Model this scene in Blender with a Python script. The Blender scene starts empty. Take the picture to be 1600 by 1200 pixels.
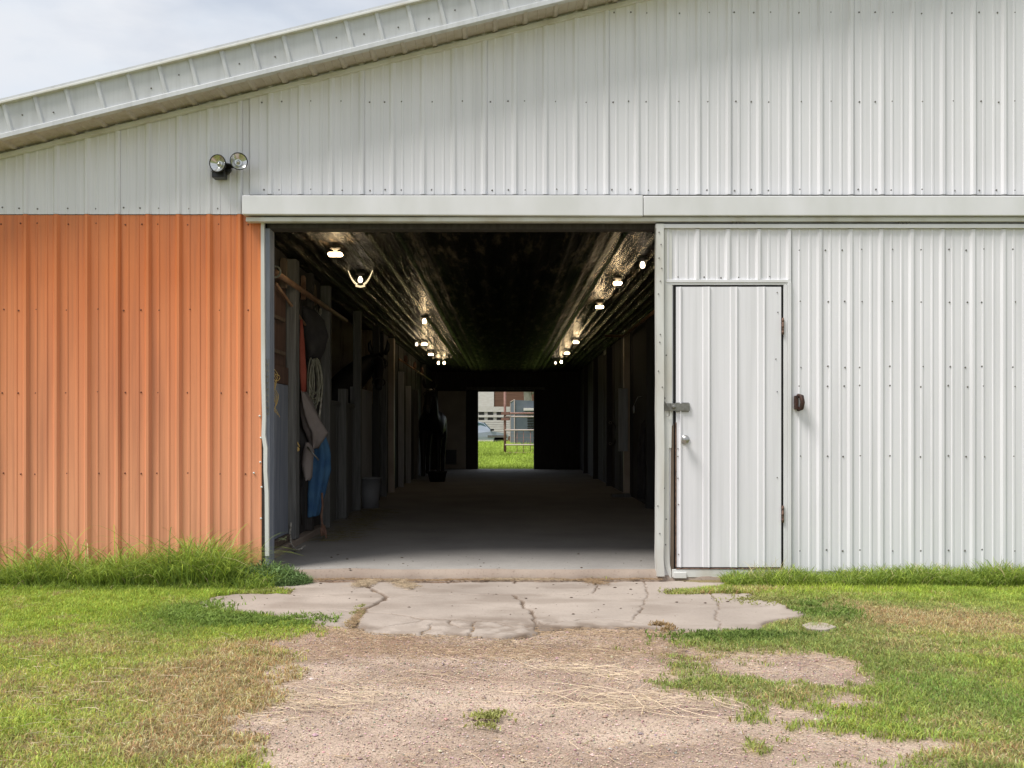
import bpy, bmesh, math, random
import numpy as np
from mathutils import Vector, Matrix, noise as mnoise
random.seed(7); RNG = np.random.default_rng(11)
S = bpy.context.scene; COL = S.collection
R = math.radians

# ------------------------------------------------------------------ camera, sky, sun, exposure
CZ = 1.12                      # camera height
cam = bpy.data.cameras.new('camera'); co = bpy.data.objects.new('camera', cam); COL.objects.link(co)
co.location = (0, 0, CZ); co.rotation_euler = (R(90), 0, 0)
cam.lens = 33.75; cam.sensor_width = 36; cam.shift_x = 0.00625; cam.shift_y = 0.045
cam.clip_end = 3000; S.camera = co
SUN = Vector((-0.50, -0.31, 1.0)).normalized()
elev = math.asin(SUN.z); az = math.atan2(SUN.x, SUN.y)
w = bpy.data.worlds.new("World"); S.world = w; w.use_nodes = True
nt = w.node_tree; bg = nt.nodes['Background']
sky = nt.nodes.new('ShaderNodeTexSky'); sky.sky_type = 'NISHITA'; sky.sun_disc = False
sky.sun_elevation = elev; sky.sun_rotation = az; sky.dust_density = 2.0
tc = nt.nodes.new('ShaderNodeTexCoord'); mp = nt.nodes.new('ShaderNodeMapping'); mp.inputs['Scale'].default_value = (1.2, 1.2, 3.2)
nz = nt.nodes.new('ShaderNodeTexNoise'); nz.inputs['Scale'].default_value = 2.3; nz.inputs['Detail'].default_value = 7; nz.inputs['Roughness'].default_value = .55
cr = nt.nodes.new('ShaderNodeValToRGB'); cr.color_ramp.elements[0].position = .30; cr.color_ramp.elements[1].position = .60
cr.color_ramp.elements[0].color = (.50, .50, .50, 1)
cl = nt.nodes.new('ShaderNodeValToRGB'); cl.color_ramp.elements[0].color = (6.0, 6.55, 7.3, 1); cl.color_ramp.elements[1].color = (6.95, 7.05, 7.35, 1)
cl.color_ramp.elements[0].position = .32; cl.color_ramp.elements[1].position = .7
nz2 = nt.nodes.new('ShaderNodeTexNoise'); nz2.inputs['Scale'].default_value = 4.0; nz2.inputs['Detail'].default_value = 6
mx = nt.nodes.new('ShaderNodeMixRGB')
L = nt.links.new
L(tc.outputs['Generated'], mp.inputs['Vector']); L(mp.outputs[0], nz.inputs['Vector']); L(mp.outputs[0], nz2.inputs['Vector'])
L(nz.outputs['Fac'], cr.inputs[0]); L(nz2.outputs['Fac'], cl.inputs[0])
L(cr.outputs[0], mx.inputs[0]); L(sky.outputs[0], mx.inputs[1]); L(cl.outputs[0], mx.inputs[2]); L(mx.outputs[0], bg.inputs[0])
bg.inputs[1].default_value = 0.105
sl = bpy.data.lights.new('sun', 'SUN'); sl.energy = 3.65; sl.angle = R(20); sl.color = (1, .965, .92)
so = bpy.data.objects.new('sun', sl); COL.objects.link(so); so.location = (0, 0, 20)
so.rotation_euler = SUN.to_track_quat('Z', 'Y').to_euler()
S.view_settings.view_transform = 'Standard'; S.view_settings.look = 'None'
S.view_settings.exposure = 0.24; S.view_settings.gamma = 1
S.cycles.max_bounces = 8

# ------------------------------------------------------------------ materials
def new_mat(name):
    m = bpy.data.materials.new(name); m.use_nodes = True
    return m, m.node_tree, m.node_tree.nodes['Principled BSDF']
def N(t, k, **kw):
    n = t.nodes.new('ShaderNode' + k)
    for a, b in kw.items(): setattr(n, a, b)
    return n
def mat(name, c, rough=.6, metal=0, c2=None, scale=8, stretch=(1, 1, 1), bump=0, bscale=None, fac=(.35, .65), spec=.5, coords='Object', detail=6):
    m, t, b = new_mat(name)
    b.inputs['Roughness'].default_value = rough; b.inputs['Metallic'].default_value = metal
    b.inputs['Specular IOR Level'].default_value = spec
    b.inputs['Base Color'].default_value = (*c, 1)
    if c2 or bump:
        tc = N(t, 'TexCoord'); mp = N(t, 'Mapping'); mp.inputs['Scale'].default_value = stretch
        t.links.new(tc.outputs[coords], mp.inputs[0])
    if c2:
        n = N(t, 'TexNoise'); n.inputs['Scale'].default_value = scale; n.inputs['Detail'].default_value = detail
        r = N(t, 'ValToRGB'); r.color_ramp.elements[0].position = fac[0]; r.color_ramp.elements[1].position = fac[1]
        r.color_ramp.elements[0].color = (*c, 1); r.color_ramp.elements[1].color = (*c2, 1)
        t.links.new(mp.outputs[0], n.inputs['Vector']); t.links.new(n.outputs['Fac'], r.inputs[0]); t.links.new(r.outputs[0], b.inputs['Base Color'])
    if bump:
        n2 = N(t, 'TexNoise'); n2.inputs['Scale'].default_value = bscale or scale * 2; n2.inputs['Detail'].default_value = 8
        bp = N(t, 'Bump'); bp.inputs['Strength'].default_value = bump; bp.inputs['Distance'].default_value = .01
        t.links.new(mp.outputs[0], n2.inputs['Vector']); t.links.new(n2.outputs['Fac'], bp.inputs['Height']); t.links.new(bp.outputs[0], b.inputs['Normal'])
    return m
def siding_mat(name, ca, cb, streak, dirt_amt, rough=.42, fade=None, grime=None):
    """painted sheet metal: vertical rain streaks, blotchy fading, faint dents"""
    m, t, b = new_mat(name); l = t.links.new
    tc = N(t, 'TexCoord')
    def nse(sc, st, det=5):
        mp = N(t, 'Mapping'); mp.inputs['Scale'].default_value = st; l(tc.outputs['Object'], mp.inputs[0])
        n = N(t, 'TexNoise'); n.inputs['Scale'].default_value = sc; n.inputs['Detail'].default_value = det; l(mp.outputs[0], n.inputs['Vector']); return n
    blot = nse(.9, (1, 1, .6)); st = nse(14, (1, 1, .035), 4); fine = nse(55, (1, 1, .02), 2); spots = nse(120, (1, 1, .6), 3)
    r = N(t, 'ValToRGB'); r.color_ramp.elements[0].position = .3; r.color_ramp.elements[1].position = .7
    r.color_ramp.elements[0].color = (*ca, 1); r.color_ramp.elements[1].color = (*cb, 1); l(blot.outputs['Fac'], r.inputs[0])
    cur = r.outputs[0]
    if fade:      # chalked, paler paint towards the foot of the sheets
        sx = N(t, 'SeparateXYZ'); l(tc.outputs['Object'], sx.inputs[0])
        ad = N(t, 'MapRange'); ad.inputs[1].default_value = 2.3; ad.inputs[2].default_value = .2; l(sx.outputs['Z'], ad.inputs[0])
        ml = N(t, 'Math', operation='MULTIPLY'); l(ad.outputs[0], ml.inputs[0]); ml.inputs[1].default_value = .75
        f = N(t, 'MixRGB'); l(ml.outputs[0], f.inputs[0]); l(cur, f.inputs[1]); f.inputs[2].default_value = (*fade, 1); cur = f.outputs[0]
    for nn, amt, lo, hi in ((st, dirt_amt, .48, .72), (fine, dirt_amt * .55, .5, .75), (spots, dirt_amt * .5, .66, .74)):
        rr = N(t, 'MapRange'); rr.inputs[1].default_value = lo; rr.inputs[2].default_value = hi; rr.inputs[4].default_value = amt; l(nn.outputs['Fac'], rr.inputs[0])
        f = N(t, 'MixRGB'); l(rr.outputs[0], f.inputs[0]); l(cur, f.inputs[1]); f.inputs[2].default_value = (*streak, 1); cur = f.outputs[0]
    l(cur, b.inputs['Base Color']); b.inputs['Roughness'].default_value = rough
    dn = nse(2.2, (1, 1, .5), 2); bp = N(t, 'Bump'); bp.inputs['Strength'].default_value = .35; bp.inputs['Distance'].default_value = .012
    l(dn.outputs['Fac'], bp.inputs['Height']); l(bp.outputs[0], b.inputs['Normal'])
    return m
def emit(name, c, s):
    m, t, b = new_mat(name); b.inputs['Emission Color'].default_value = (*c, 1); b.inputs['Emission Strength'].default_value = s
    b.inputs['Base Color'].default_value = (.8, .8, .8, 1); return m
def attr_mat(name, rough=.6, trans=0, bump=0, bscale=60, spec=.3):
    m, t, b = new_mat(name); a = N(t, 'Attribute'); a.attribute_name = 'tint'
    t.links.new(a.outputs['Color'], b.inputs['Base Color']); b.inputs['Roughness'].default_value = rough
    b.inputs['Specular IOR Level'].default_value = spec
    if trans:
        tr = N(t, 'BsdfTranslucent'); t.links.new(a.outputs['Color'], tr.inputs[0]); mxs = N(t, 'MixShader'); mxs.inputs[0].default_value = trans
        out = t.nodes['Material Output']; t.links.new(b.outputs[0], mxs.inputs[1]); t.links.new(tr.outputs[0], mxs.inputs[2]); t.links.new(mxs.outputs[0], out.inputs[0])
    if bump:
        tc = N(t, 'TexCoord'); n = N(t, 'TexNoise'); n.inputs['Scale'].default_value = bscale; n.inputs['Detail'].default_value = 8
        bp = N(t, 'Bump'); bp.inputs['Strength'].default_value = bump; bp.inputs['Distance'].default_value = .01
        t.links.new(tc.outputs['Object'], n.inputs['Vector']); t.links.new(n.outputs['Fac'], bp.inputs['Height']); t.links.new(bp.outputs[0], b.inputs['Normal'])
    return m
M = {}
M['white'] = siding_mat('white_siding', (.73, .722, .748), (.80, .79, .815), (.42, .42, .42), .20)
M['white_clean'] = siding_mat('white_door_siding', (.755, .745, .77), (.815, .805, .83), (.48, .48, .48), .28)
M['fascia'] = siding_mat('fascia_paint', (.54, .55, .57), (.63, .64, .66), (.36, .36, .36), .35)
M['soffit'] = siding_mat('soffit_paint', (.48, .43, .38), (.56, .51, .46), (.35, .28, .22), .45)
M['trim'] = mat('white_trim', (.76, .755, .77), .4, c2=(.66, .66, .65), scale=3, stretch=(1, 1, .4))
M['trim_old'] = mat('worn_trim', (.66, .66, .63), .5, c2=(.50, .46, .38), scale=6, stretch=(1, 1, .25), fac=(.45, .8), bump=.2)
M['orange'] = siding_mat('orange_siding', (.62, .165, .045), (.80, .27, .09), (.26, .09, .05), .36, .5, fade=(.82, .40, .25))
M['screw'] = mat('screw', (.16, .15, .14), .5, .3)
M['screw_orange'] = mat('screw_rust', (.16, .045, .02), .6)
M['black'] = mat('black_plastic', (.012, .012, .013), .4)
M['black_gap'] = mat('painted_gap_shade', (.01, .01, .01), .8)
M['rust'] = mat('rust', (.10, .055, .04), .8, c2=(.22, .13, .09), scale=30, bump=.5)
M['brown_iron'] = mat('brown_iron', (.035, .018, .014), .55, .3, c2=(.07, .03, .02), scale=40, bump=.4)
M['steel'] = mat('steel', (.30, .29, .27), .42, .85, c2=(.2, .19, .17), scale=25)
M['knob'] = mat('knob_steel', (.42, .41, .39), .32, .9)
M['glass'] = None
m, t, b = new_mat('lamp_glass'); b.inputs['Base Color'].default_value = (.62, .62, .60, 1); b.inputs['Metallic'].default_value = .85; b.inputs['Roughness'].default_value = .16; M['glass'] = m
M['wood'] = mat('old_wood', (.10, .070, .048), .8, c2=(.17, .125, .09), scale=5, stretch=(6, 6, .6), bump=.4)
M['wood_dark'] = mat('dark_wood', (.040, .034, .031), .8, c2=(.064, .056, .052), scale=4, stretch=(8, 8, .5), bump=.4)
M['wood_grey'] = mat('grey_board', (.48, .48, .49), .75, c2=(.36, .36, .37), scale=5, stretch=(8, 8, .5), bump=.4)
M['post_grey'] = mat('weathered_post', (.20, .195, .185), .75, c2=(.12, .118, .112), scale=5, stretch=(8, 8, .5), bump=.4)
M['blue_board'] = mat('blue_grey_panel', (.19, .21, .26), .7, c2=(.27, .29, .34), scale=4, stretch=(5, 5, .5), bump=.3)
M['brown_panel'] = mat('brown_wall_panel', (.085, .045, .032), .8, c2=(.13, .075, .055), scale=4, stretch=(5, 5, .5), bump=.3)
M['liner'] = mat('brown_metal_liner', (.42, .32, .23), .45, .2, c2=(.5, .4, .3), scale=4)
M['beige'] = mat('beige_panel', (.50, .46, .40), .8, c2=(.42, .38, .34), scale=3)
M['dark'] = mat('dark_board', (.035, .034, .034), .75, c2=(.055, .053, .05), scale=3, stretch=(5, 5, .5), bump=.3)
M['horse'] = mat('black_coat', (.007, .007, .009), .5, c2=(.012, .011, .012), scale=5)
M['mane'] = mat('black_hair', (.004, .004, .005), .5, bump=.6, scale=40)
M['coat'] = mat('taupe_canvas', (.20, .165, .155), .9, c2=(.27, .23, .215), scale=7, bump=.4, bscale=60)
M['coat_dark'] = mat('dark_canvas', (.03, .028, .03), .9, c2=(.05, .045, .045), scale=9, bump=.4, bscale=60)
M['denim'] = mat('blue_denim', (.045, .13, .28), .9, c2=(.08, .20, .36), scale=7, bump=.3, bscale=150)
M['rope'] = mat('pale_rope', (.55, .51, .44), .9, bump=.6, bscale=150, c2=(.24, .22, .18), scale=30)
M['rope_grey'] = mat('grey_rope', (.36, .35, .28), .9, bump=.6, bscale=150, c2=(.22, .22, .17), scale=30)
M['leather'] = mat('brown_leather', (.16, .075, .045), .6, c2=(.26, .15, .10), scale=12, bump=.3)
M['leather_dark'] = mat('dark_leather', (.025, .02, .018), .5)
M['red_cloth'] = mat('red_cloth', (.28, .055, .035), .85, c2=(.36, .09, .06), scale=6)
M['twine'] = mat('orange_twine', (.65, .45, .16), .9)
M['twine_green'] = mat('pale_twine', (.38, .42, .22), .9)
M['plastic_white'] = mat('white_plastic', (.55, .55, .56), .5)
M['bucket'] = mat('grey_bucket', (.26, .26, .27), .55)
M['tub'] = mat('black_rubber', (.010, .010, .012), .7)
M['copper'] = mat('copper_pipe', (.36, .22, .13), .5, .3, c2=(.24, .13, .08), scale=7)
M['bulb'] = emit('lit_bulb', (1, .74, .42), 28)
M['bulb_dim'] = emit('dim_bulb', (1, .82, .60), 3)
M['foil_rough'] = mat('lamp_socket', (.05, .045, .04), .6)
# foil ceiling
m, t, b = new_mat('crumpled_foil_liner'); l = t.links.new
tc = N(t, 'TexCoord'); mp = N(t, 'Mapping'); mp.inputs['Scale'].default_value = (7, 1.0, 1); l(tc.outputs['Object'], mp.inputs[0])
n1 = N(t, 'TexNoise'); n1.inputs['Scale'].default_value = 2.9; n1.inputs['Detail'].default_value = 7; n1.inputs['Roughness'].default_value = .62; l(mp.outputs[0], n1.inputs['Vector'])
mp2 = N(t, 'Mapping'); mp2.inputs['Scale'].default_value = (1, .8, 1); l(tc.outputs['Object'], mp2.inputs[0])
n2 = N(t, 'TexNoise'); n2.inputs['Scale'].default_value = 22; n2.inputs['Detail'].default_value = 6; l(mp2.outputs[0], n2.inputs['Vector'])
ad = N(t, 'Math', operation='MULTIPLY_ADD'); l(n2.outputs['Fac'], ad.inputs[0]); ad.inputs[1].default_value = .30; l(n1.outputs['Fac'], ad.inputs[2])
bp = N(t, 'Bump'); bp.inputs['Strength'].default_value = 1.0; bp.inputs['Distance'].default_value = .06; l(ad.outputs[0], bp.inputs['Height']); l(bp.outputs[0], b.inputs['Normal'])
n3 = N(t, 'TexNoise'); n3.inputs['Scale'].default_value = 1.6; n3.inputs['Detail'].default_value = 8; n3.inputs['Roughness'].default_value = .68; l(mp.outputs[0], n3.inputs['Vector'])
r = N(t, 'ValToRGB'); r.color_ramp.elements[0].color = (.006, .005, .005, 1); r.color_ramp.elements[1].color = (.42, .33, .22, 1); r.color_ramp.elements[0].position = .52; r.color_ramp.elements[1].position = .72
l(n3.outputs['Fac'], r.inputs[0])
sx = N(t, 'SeparateXYZ'); l(tc.outputs['Object'], sx.inputs[0]); ab = N(t, 'Math', operation='ABSOLUTE'); l(sx.outputs['X'], ab.inputs[0])   # shade painted into the aisle middle: foil colour darkens and reflects less there
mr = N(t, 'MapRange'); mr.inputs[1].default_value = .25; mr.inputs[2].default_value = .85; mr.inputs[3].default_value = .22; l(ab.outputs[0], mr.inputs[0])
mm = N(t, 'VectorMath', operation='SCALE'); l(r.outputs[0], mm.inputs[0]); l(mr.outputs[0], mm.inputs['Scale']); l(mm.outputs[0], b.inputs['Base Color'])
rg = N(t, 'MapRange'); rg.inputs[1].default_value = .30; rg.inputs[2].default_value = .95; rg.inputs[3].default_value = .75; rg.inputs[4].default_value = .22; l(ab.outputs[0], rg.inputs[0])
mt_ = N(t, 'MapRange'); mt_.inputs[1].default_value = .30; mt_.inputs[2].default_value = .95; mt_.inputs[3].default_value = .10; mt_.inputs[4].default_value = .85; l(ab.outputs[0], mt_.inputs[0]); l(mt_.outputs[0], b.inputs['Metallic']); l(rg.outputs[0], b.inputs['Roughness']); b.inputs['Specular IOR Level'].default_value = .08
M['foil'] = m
# concrete inside / outside
def concrete(name, a, c, d, dark=None):
    m, t, b = new_mat(name); l = t.links.new; tc = N(t, 'TexCoord')
    n = N(t, 'TexNoise'); n.inputs['Scale'].default_value = 1.3; n.inputs['Detail'].default_value = 9; n.inputs['Roughness'].default_value = .6; l(tc.outputs['Object'], n.inputs['Vector'])
    r = N(t, 'ValToRGB'); r.color_ramp.elements[0].position = .32; r.color_ramp.elements[1].position = .68; r.color_ramp.elements[0].color = (*a, 1); r.color_ramp.elements[1].color = (*c, 1); l(n.outputs['Fac'], r.inputs[0])
    n2 = N(t, 'TexNoise'); n2.inputs['Scale'].default_value = 60; n2.inputs['Detail'].default_value = 6; l(tc.outputs['Object'], n2.inputs['Vector'])
    mr = N(t, 'MapRange'); mr.inputs[1].default_value = .58; mr.inputs[2].default_value = .72; mr.inputs[4].default_value = .5; l(n2.outputs['Fac'], mr.inputs[0])
    x = N(t, 'MixRGB'); l(mr.outputs[0], x.inputs[0]); l(r.outputs[0], x.inputs[1]); x.inputs[2].default_value = (*d, 1); cur = x.outputs[0]
    if dark:
        at = N(t, 'Attribute'); at.attribute_name = 'soil'
        y = N(t, 'MixRGB'); l(at.outputs['Fac'], y.inputs[0]); l(cur, y.inputs[1]); y.inputs[2].default_value = (*dark, 1); cur = y.outputs[0]
    l(cur, b.inputs['Base Color']); b.inputs['Roughness'].default_value = .85
    bp = N(t, 'Bump'); bp.inputs['Strength'].default_value = .35; bp.inputs['Distance'].default_value = .006; l(n2.outputs['Fac'], bp.inputs['Height']); l(bp.outputs[0], b.inputs['Normal'])
    return m
M['concrete'] = concrete('apron_concrete', (.32, .268, .228), (.43, .365, .312), (.22, .185, .16), dark=(.14, .098, .068))
M['floor'] = concrete('aisle_concrete', (.23, .215, .20), (.32, .30, .275), (.15, .14, .13))
M['sill'] = concrete('sill_concrete', (.25, .19, .15), (.36, .29, .235), (.13, .09, .065))

# ------------------------------------------------------------------ mesh helpers
class MB:
    def __init__(s): s.v = []; s.f = []; s.m = []; s.sm = []
    def add(s, vs, fs, mi=0, smooth=False):
        o = len(s.v); s.v += [tuple(v) for v in vs]; s.f += [tuple(i + o for i in f) for f in fs]; s.m += [mi] * len(fs); s.sm += [smooth] * len(fs); return s
    def box(s, x0, x1, y0, y1, z0, z1, mi=0):
        return s.add([(x0, y0, z0), (x1, y0, z0), (x1, y1, z0), (x0, y1, z0), (x0, y0, z1), (x1, y0, z1), (x1, y1, z1), (x0, y1, z1)],
                     [(0, 3, 2, 1), (4, 5, 6, 7), (0, 1, 5, 4), (1, 2, 6, 5), (2, 3, 7, 6), (3, 0, 4, 7)], mi)
    def tube(s, pts, r, n=8, mi=0, caps=True):
        pts = [Vector(p) for p in pts]; rs = r if isinstance(r, (list, tuple)) else [r] * len(pts)
        vs = []; up = None
        for i, p in enumerate(pts):
            d = (pts[min(i + 1, len(pts) - 1)] - pts[max(i - 1, 0)]).normalized()
            if up is None: up = d.orthogonal().normalized()
            up = (up - d * up.dot(d)); up = up.normalized() if up.length > 1e-5 else d.orthogonal().normalized()
            w_ = d.cross(up)
            for k in range(n):
                a = 2 * math.pi * k / n; vs.append(p + (up * math.cos(a) + w_ * math.sin(a)) * rs[i])
        fs = [(i * n + k, i * n + (k + 1) % n, (i + 1) * n + (k + 1) % n, (i + 1) * n + k) for i in range(len(pts) - 1) for k in range(n)]
        if caps: fs += [tuple(range(n))[::-1], tuple((len(pts) - 1) * n + k for k in range(n))]
        return s.add(vs, fs, mi, True)
    def lathe(s, prof, c=(0, 0, 0), axis=(0, 0, 1), n=20, mi=0):   # prof: (radius, height)
        q = Vector(axis).to_track_quat('Z', 'Y'); c = Vector(c); vs = []
        for rr, h in prof:
            for k in range(n):
                a = 2 * math.pi * k / n; vs.append(c + q @ Vector((rr * math.cos(a), rr * math.sin(a), h)))
        fs = [(i * n + k, i * n + (k + 1) % n, (i + 1) * n + (k + 1) % n, (i + 1) * n + k) for i in range(len(prof) - 1) for k in range(n)]
        return s.add(vs, fs, mi, True)
    def prism(s, pts, y0, y1, mi=0):      # outline in xz, extruded in y
        n = len(pts); vs = [(x, y0, z) for x, z in pts] + [(x, y1, z) for x, z in pts]
        fs = [tuple(range(n)), tuple(range(2 * n - 1, n - 1, -1))] + [(i, (i + 1) % n + 0, (i + 1) % n + n, i + n)[::-1] for i in range(n)]
        return s.add(vs, fs, mi)
    def build(s, name, mats, parent=None, bevel=0):
        me = bpy.data.meshes.new(name); me.from_pydata(s.v, [], s.f)
        for mm in (mats if isinstance(mats, (list, tuple)) else [mats]): me.materials.append(mm)
        me.polygons.foreach_set('material_index', s.m); me.polygons.foreach_set('use_smooth', s.sm); me.update()
        o = bpy.data.objects.new(name, me); COL.objects.link(o)
        if parent: o.parent = parent; o.matrix_parent_inverse = Matrix.Translation(-Vector(parent.location))
        if bevel:
            bm = o.modifiers.new('bevel', 'BEVEL'); bm.width = bevel; bm.segments = 2; bm.limit_method = 'ANGLE'; bm.angle_limit = R(40)
        return o
def thing(name, label, cat, loc=(0, 0, 0), group=None):
    o = bpy.data.objects.new(name, None); COL.objects.link(o); o.location = loc; o.empty_display_size = .1
    o['label'] = label; o['category'] = cat
    if group: o['group'] = group
    return o
def tag(o, label, cat, group=None, kind=None):
    o['label'] = label; o['category'] = cat
    if group: o['group'] = group
    if kind: o['kind'] = kind
    return o
def structure(o): o['kind'] = 'structure'; return o
def npmesh(name, V, F, tint=None, mats=None, smooth=False, k=None):
    """fast mesh from numpy arrays; F is (n,3) or (n,4)"""
    me = bpy.data.meshes.new(name); nv, nf, kk = len(V), len(F), F.shape[1]
    me.vertices.add(nv); me.vertices.foreach_set('co', V.astype(np.float32).ravel())
    me.loops.add(nf * kk); me.loops.foreach_set('vertex_index', F.astype(np.int32).ravel())
    me.polygons.add(nf); me.polygons.foreach_set('loop_start', np.arange(0, nf * kk, kk, dtype=np.int32)); me.polygons.foreach_set('loop_total', np.full(nf, kk, dtype=np.int32))
    me.polygons.foreach_set('use_smooth', np.full(nf, smooth))
    if tint is not None:
        a = me.color_attributes.new('tint', 'FLOAT_COLOR', 'POINT'); c = np.ones((nv, 4), np.float32); c[:, :3] = tint; a.data.foreach_set('color', c.ravel())
    me.update(calc_edges=True); me.validate()
    if mats: me.materials.append(mats)
    o = bpy.data.objects.new(name, me); COL.objects.link(o); return o
def vnoise(x, y, seed=0):
    """smooth value noise in numpy"""
    xi = np.floor(x).astype(np.int64); yi = np.floor(y).astype(np.int64); fx = x - xi; fy = y - yi
    fx = fx * fx * (3 - 2 * fx); fy = fy * fy * (3 - 2 * fy)
    def h(a, b):
        n = (a * 374761393 + b * 668265263 + seed * 1442695041) & 0xffffffff; n = ((n ^ (n >> 13)) * 1274126177) & 0xffffffff
        return ((n ^ (n >> 16)) & 0xffff) / 65535.0
    return (h(xi, yi) * (1 - fx) + h(xi + 1, yi) * fx) * (1 - fy) + (h(xi, yi + 1) * (1 - fx) + h(xi + 1, yi + 1) * fx) * fy
def fbm(x, y, seed=0, o=4):
    s = 0; a = .5; t_ = 0
    for i in range(o): s = s + a * vnoise(x * 2 ** i, y * 2 ** i, seed + i * 17); t_ += a; a *= .5
    return s / t_

# conversions measured on the photograph (survey of the wall plane and of the ground)
D = 7.14; SC = 1500 / D; VX, VY = 790, 672
def wx(px, d=D): return (px - VX) * d / 1500
def wz(py, d=D): return CZ - (py - VY) * d / 1500
def gd(py, z=0.0): return (CZ - z) * 1500 / (py - VY)
def gp(px, py): d = gd(py); return (wx(px, d), d)

# ------------------------------------------------------------------ barn shell
barn = thing('barn', 'long white and orange metal clad barn with open aisle through it', 'barn', (0, D, 0))
PITCH = 47.7 / SC; PH = wx(375)
SLOPE = .245; X0 = -5.3; XR = 4.6; X1 = 2 * XR - X0
def roof_z(x):                      # underside of the soffit at the wall
    z = wz(240) + SLOPE * (min(x, 2 * XR - x) - wx(0)); return z
def rib_profile(x0, x1, ph, pitch, hgt=.014, bw=.052, tw=.018, minor=True, lap=4):
    pts = []
    k0 = math.floor((x0 - ph) / pitch) - 1; k1 = math.ceil((x1 - ph) / pitch) + 1
    for k in range(k0, k1):
        c = ph + k * pitch; o = .0022 if (k % lap == 0) else 0
        pts += [(c - bw / 2, 0), (c - tw / 2, hgt), (c + tw / 2, hgt)]
        if o: pts += [(c + bw / 2 - .006, .005), (c + bw / 2 - .004, -.004), (c + bw / 2, 0)]
        else: pts += [(c + bw / 2, 0)]
        if minor:
            for j in (1, 2):
                m_ = c + pitch * j / 3; pts += [(m_ - .011, 0), (m_ - .006, .0042), (m_ + .006, .0042), (m_ + .011, 0)]
    out = []
    for i, (a, h) in enumerate(pts):
        if x0 < a < x1: out.append((a, h))
    return [(x0, 0)] + out + [(x1, 0)]
def siding(name, x0, x1, zb, zt, y, material, parent, screws=(), smat=None, ph=PH, pitch=PITCH, hgt=.014, minor=True, label=None, thick=.004, **kw):
    mb = MB(); pr = rib_profile(x0, x1, ph, pitch, hgt, minor=minor, **kw)
    top = zt if callable(zt) else (lambda x: zt); n = len(pr); NZ = 1
    vs = []
    for (a, h) in pr: vs.append((a, y - h, zb))
    for (a, h) in pr: vs.append((a, y - h, top(a)))
    mb.add(vs, [(i, i + 1, n + i + 1, n + i) for i in range(n - 1)])
    # back side
    mb.add([(x0, y + thick, zb), (x1, y + thick, zb), (x1, y + thick, top(x1)), (x0, y + thick, top(x0))], [(0, 3, 2, 1)])
    for z in screws:
        k0 = math.floor((x0 - ph) / pitch); k1 = math.ceil((x1 - ph) / pitch); zz = z
        for k in range(k0, k1):
            offs = [.075] if k % 4 else [.05, .175]
            for off in offs:
                cx = ph + k * pitch + off * pitch / .227 + random.uniform(-.012, .012); zq = zz + random.uniform(-.006, .006)
                if x0 + .02 < cx < x1 - .02 and zq < top(cx) - .05:
                    mb.lathe([(.0065, -.001), (.0065, .003), (.004, .005), (0, .006)], (cx, y, zq), (0, -1, 0), 7, 1)
    return mb.build(name, [material, smat or M['screw']], parent)
zl, zh = wz(335), wz(305)
XJ = wx(391)
siding('siding', X0, XJ, zl, lambda x: roof_z(x) - .0, D - .006, M['white'], barn, [zl + .045], label=None)
siding('siding', XJ, X1, zh, lambda x: roof_z(x), D - .014, M['white'], barn, [zh + .035, zh + .69, zh + 1.35])
sd = siding('orange_siding', X0, wx(409), .0, zl - .004, D, M['orange'], barn, [wz(613), wz(740), wz(484), wz(350)], M['screw_orange'], hgt=.023); sd['label'] = 'faded orange ribbed siding below the white'
# wall core behind the cladding (front wall), opening x -1.80 .. 1.95
mb = MB(); y0, y1 = D + .006, D + .13
OPL, OPR, OPT = wx(414), 1.86, wz(346)
mb.box(X0 + .02, OPL - .004, y0, y1, .0, 2.72); mb.box(OPR, X1 - .02, y0, y1, 0, 2.72); mb.box(OPL - .004, OPR, y0, y1, OPT, 2.72)
pts = [(X0 + .02, 2.72), (X1 - .02, 2.72), (X1 - .02, roof_z(X1) - .02), (XR, roof_z(XR) - .03), (X0 + .02, roof_z(X0 + .02) - .02)]
mb.prism(pts, y0, y1)
mb.build('wall', M['wood_dark'], barn)
# closure behind white siding where the header covers it: lower band right of the opening (behind the sliding door)
siding('siding', OPR, X1, .0, zh - .002, D + .0, M['white'], barn)
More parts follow.
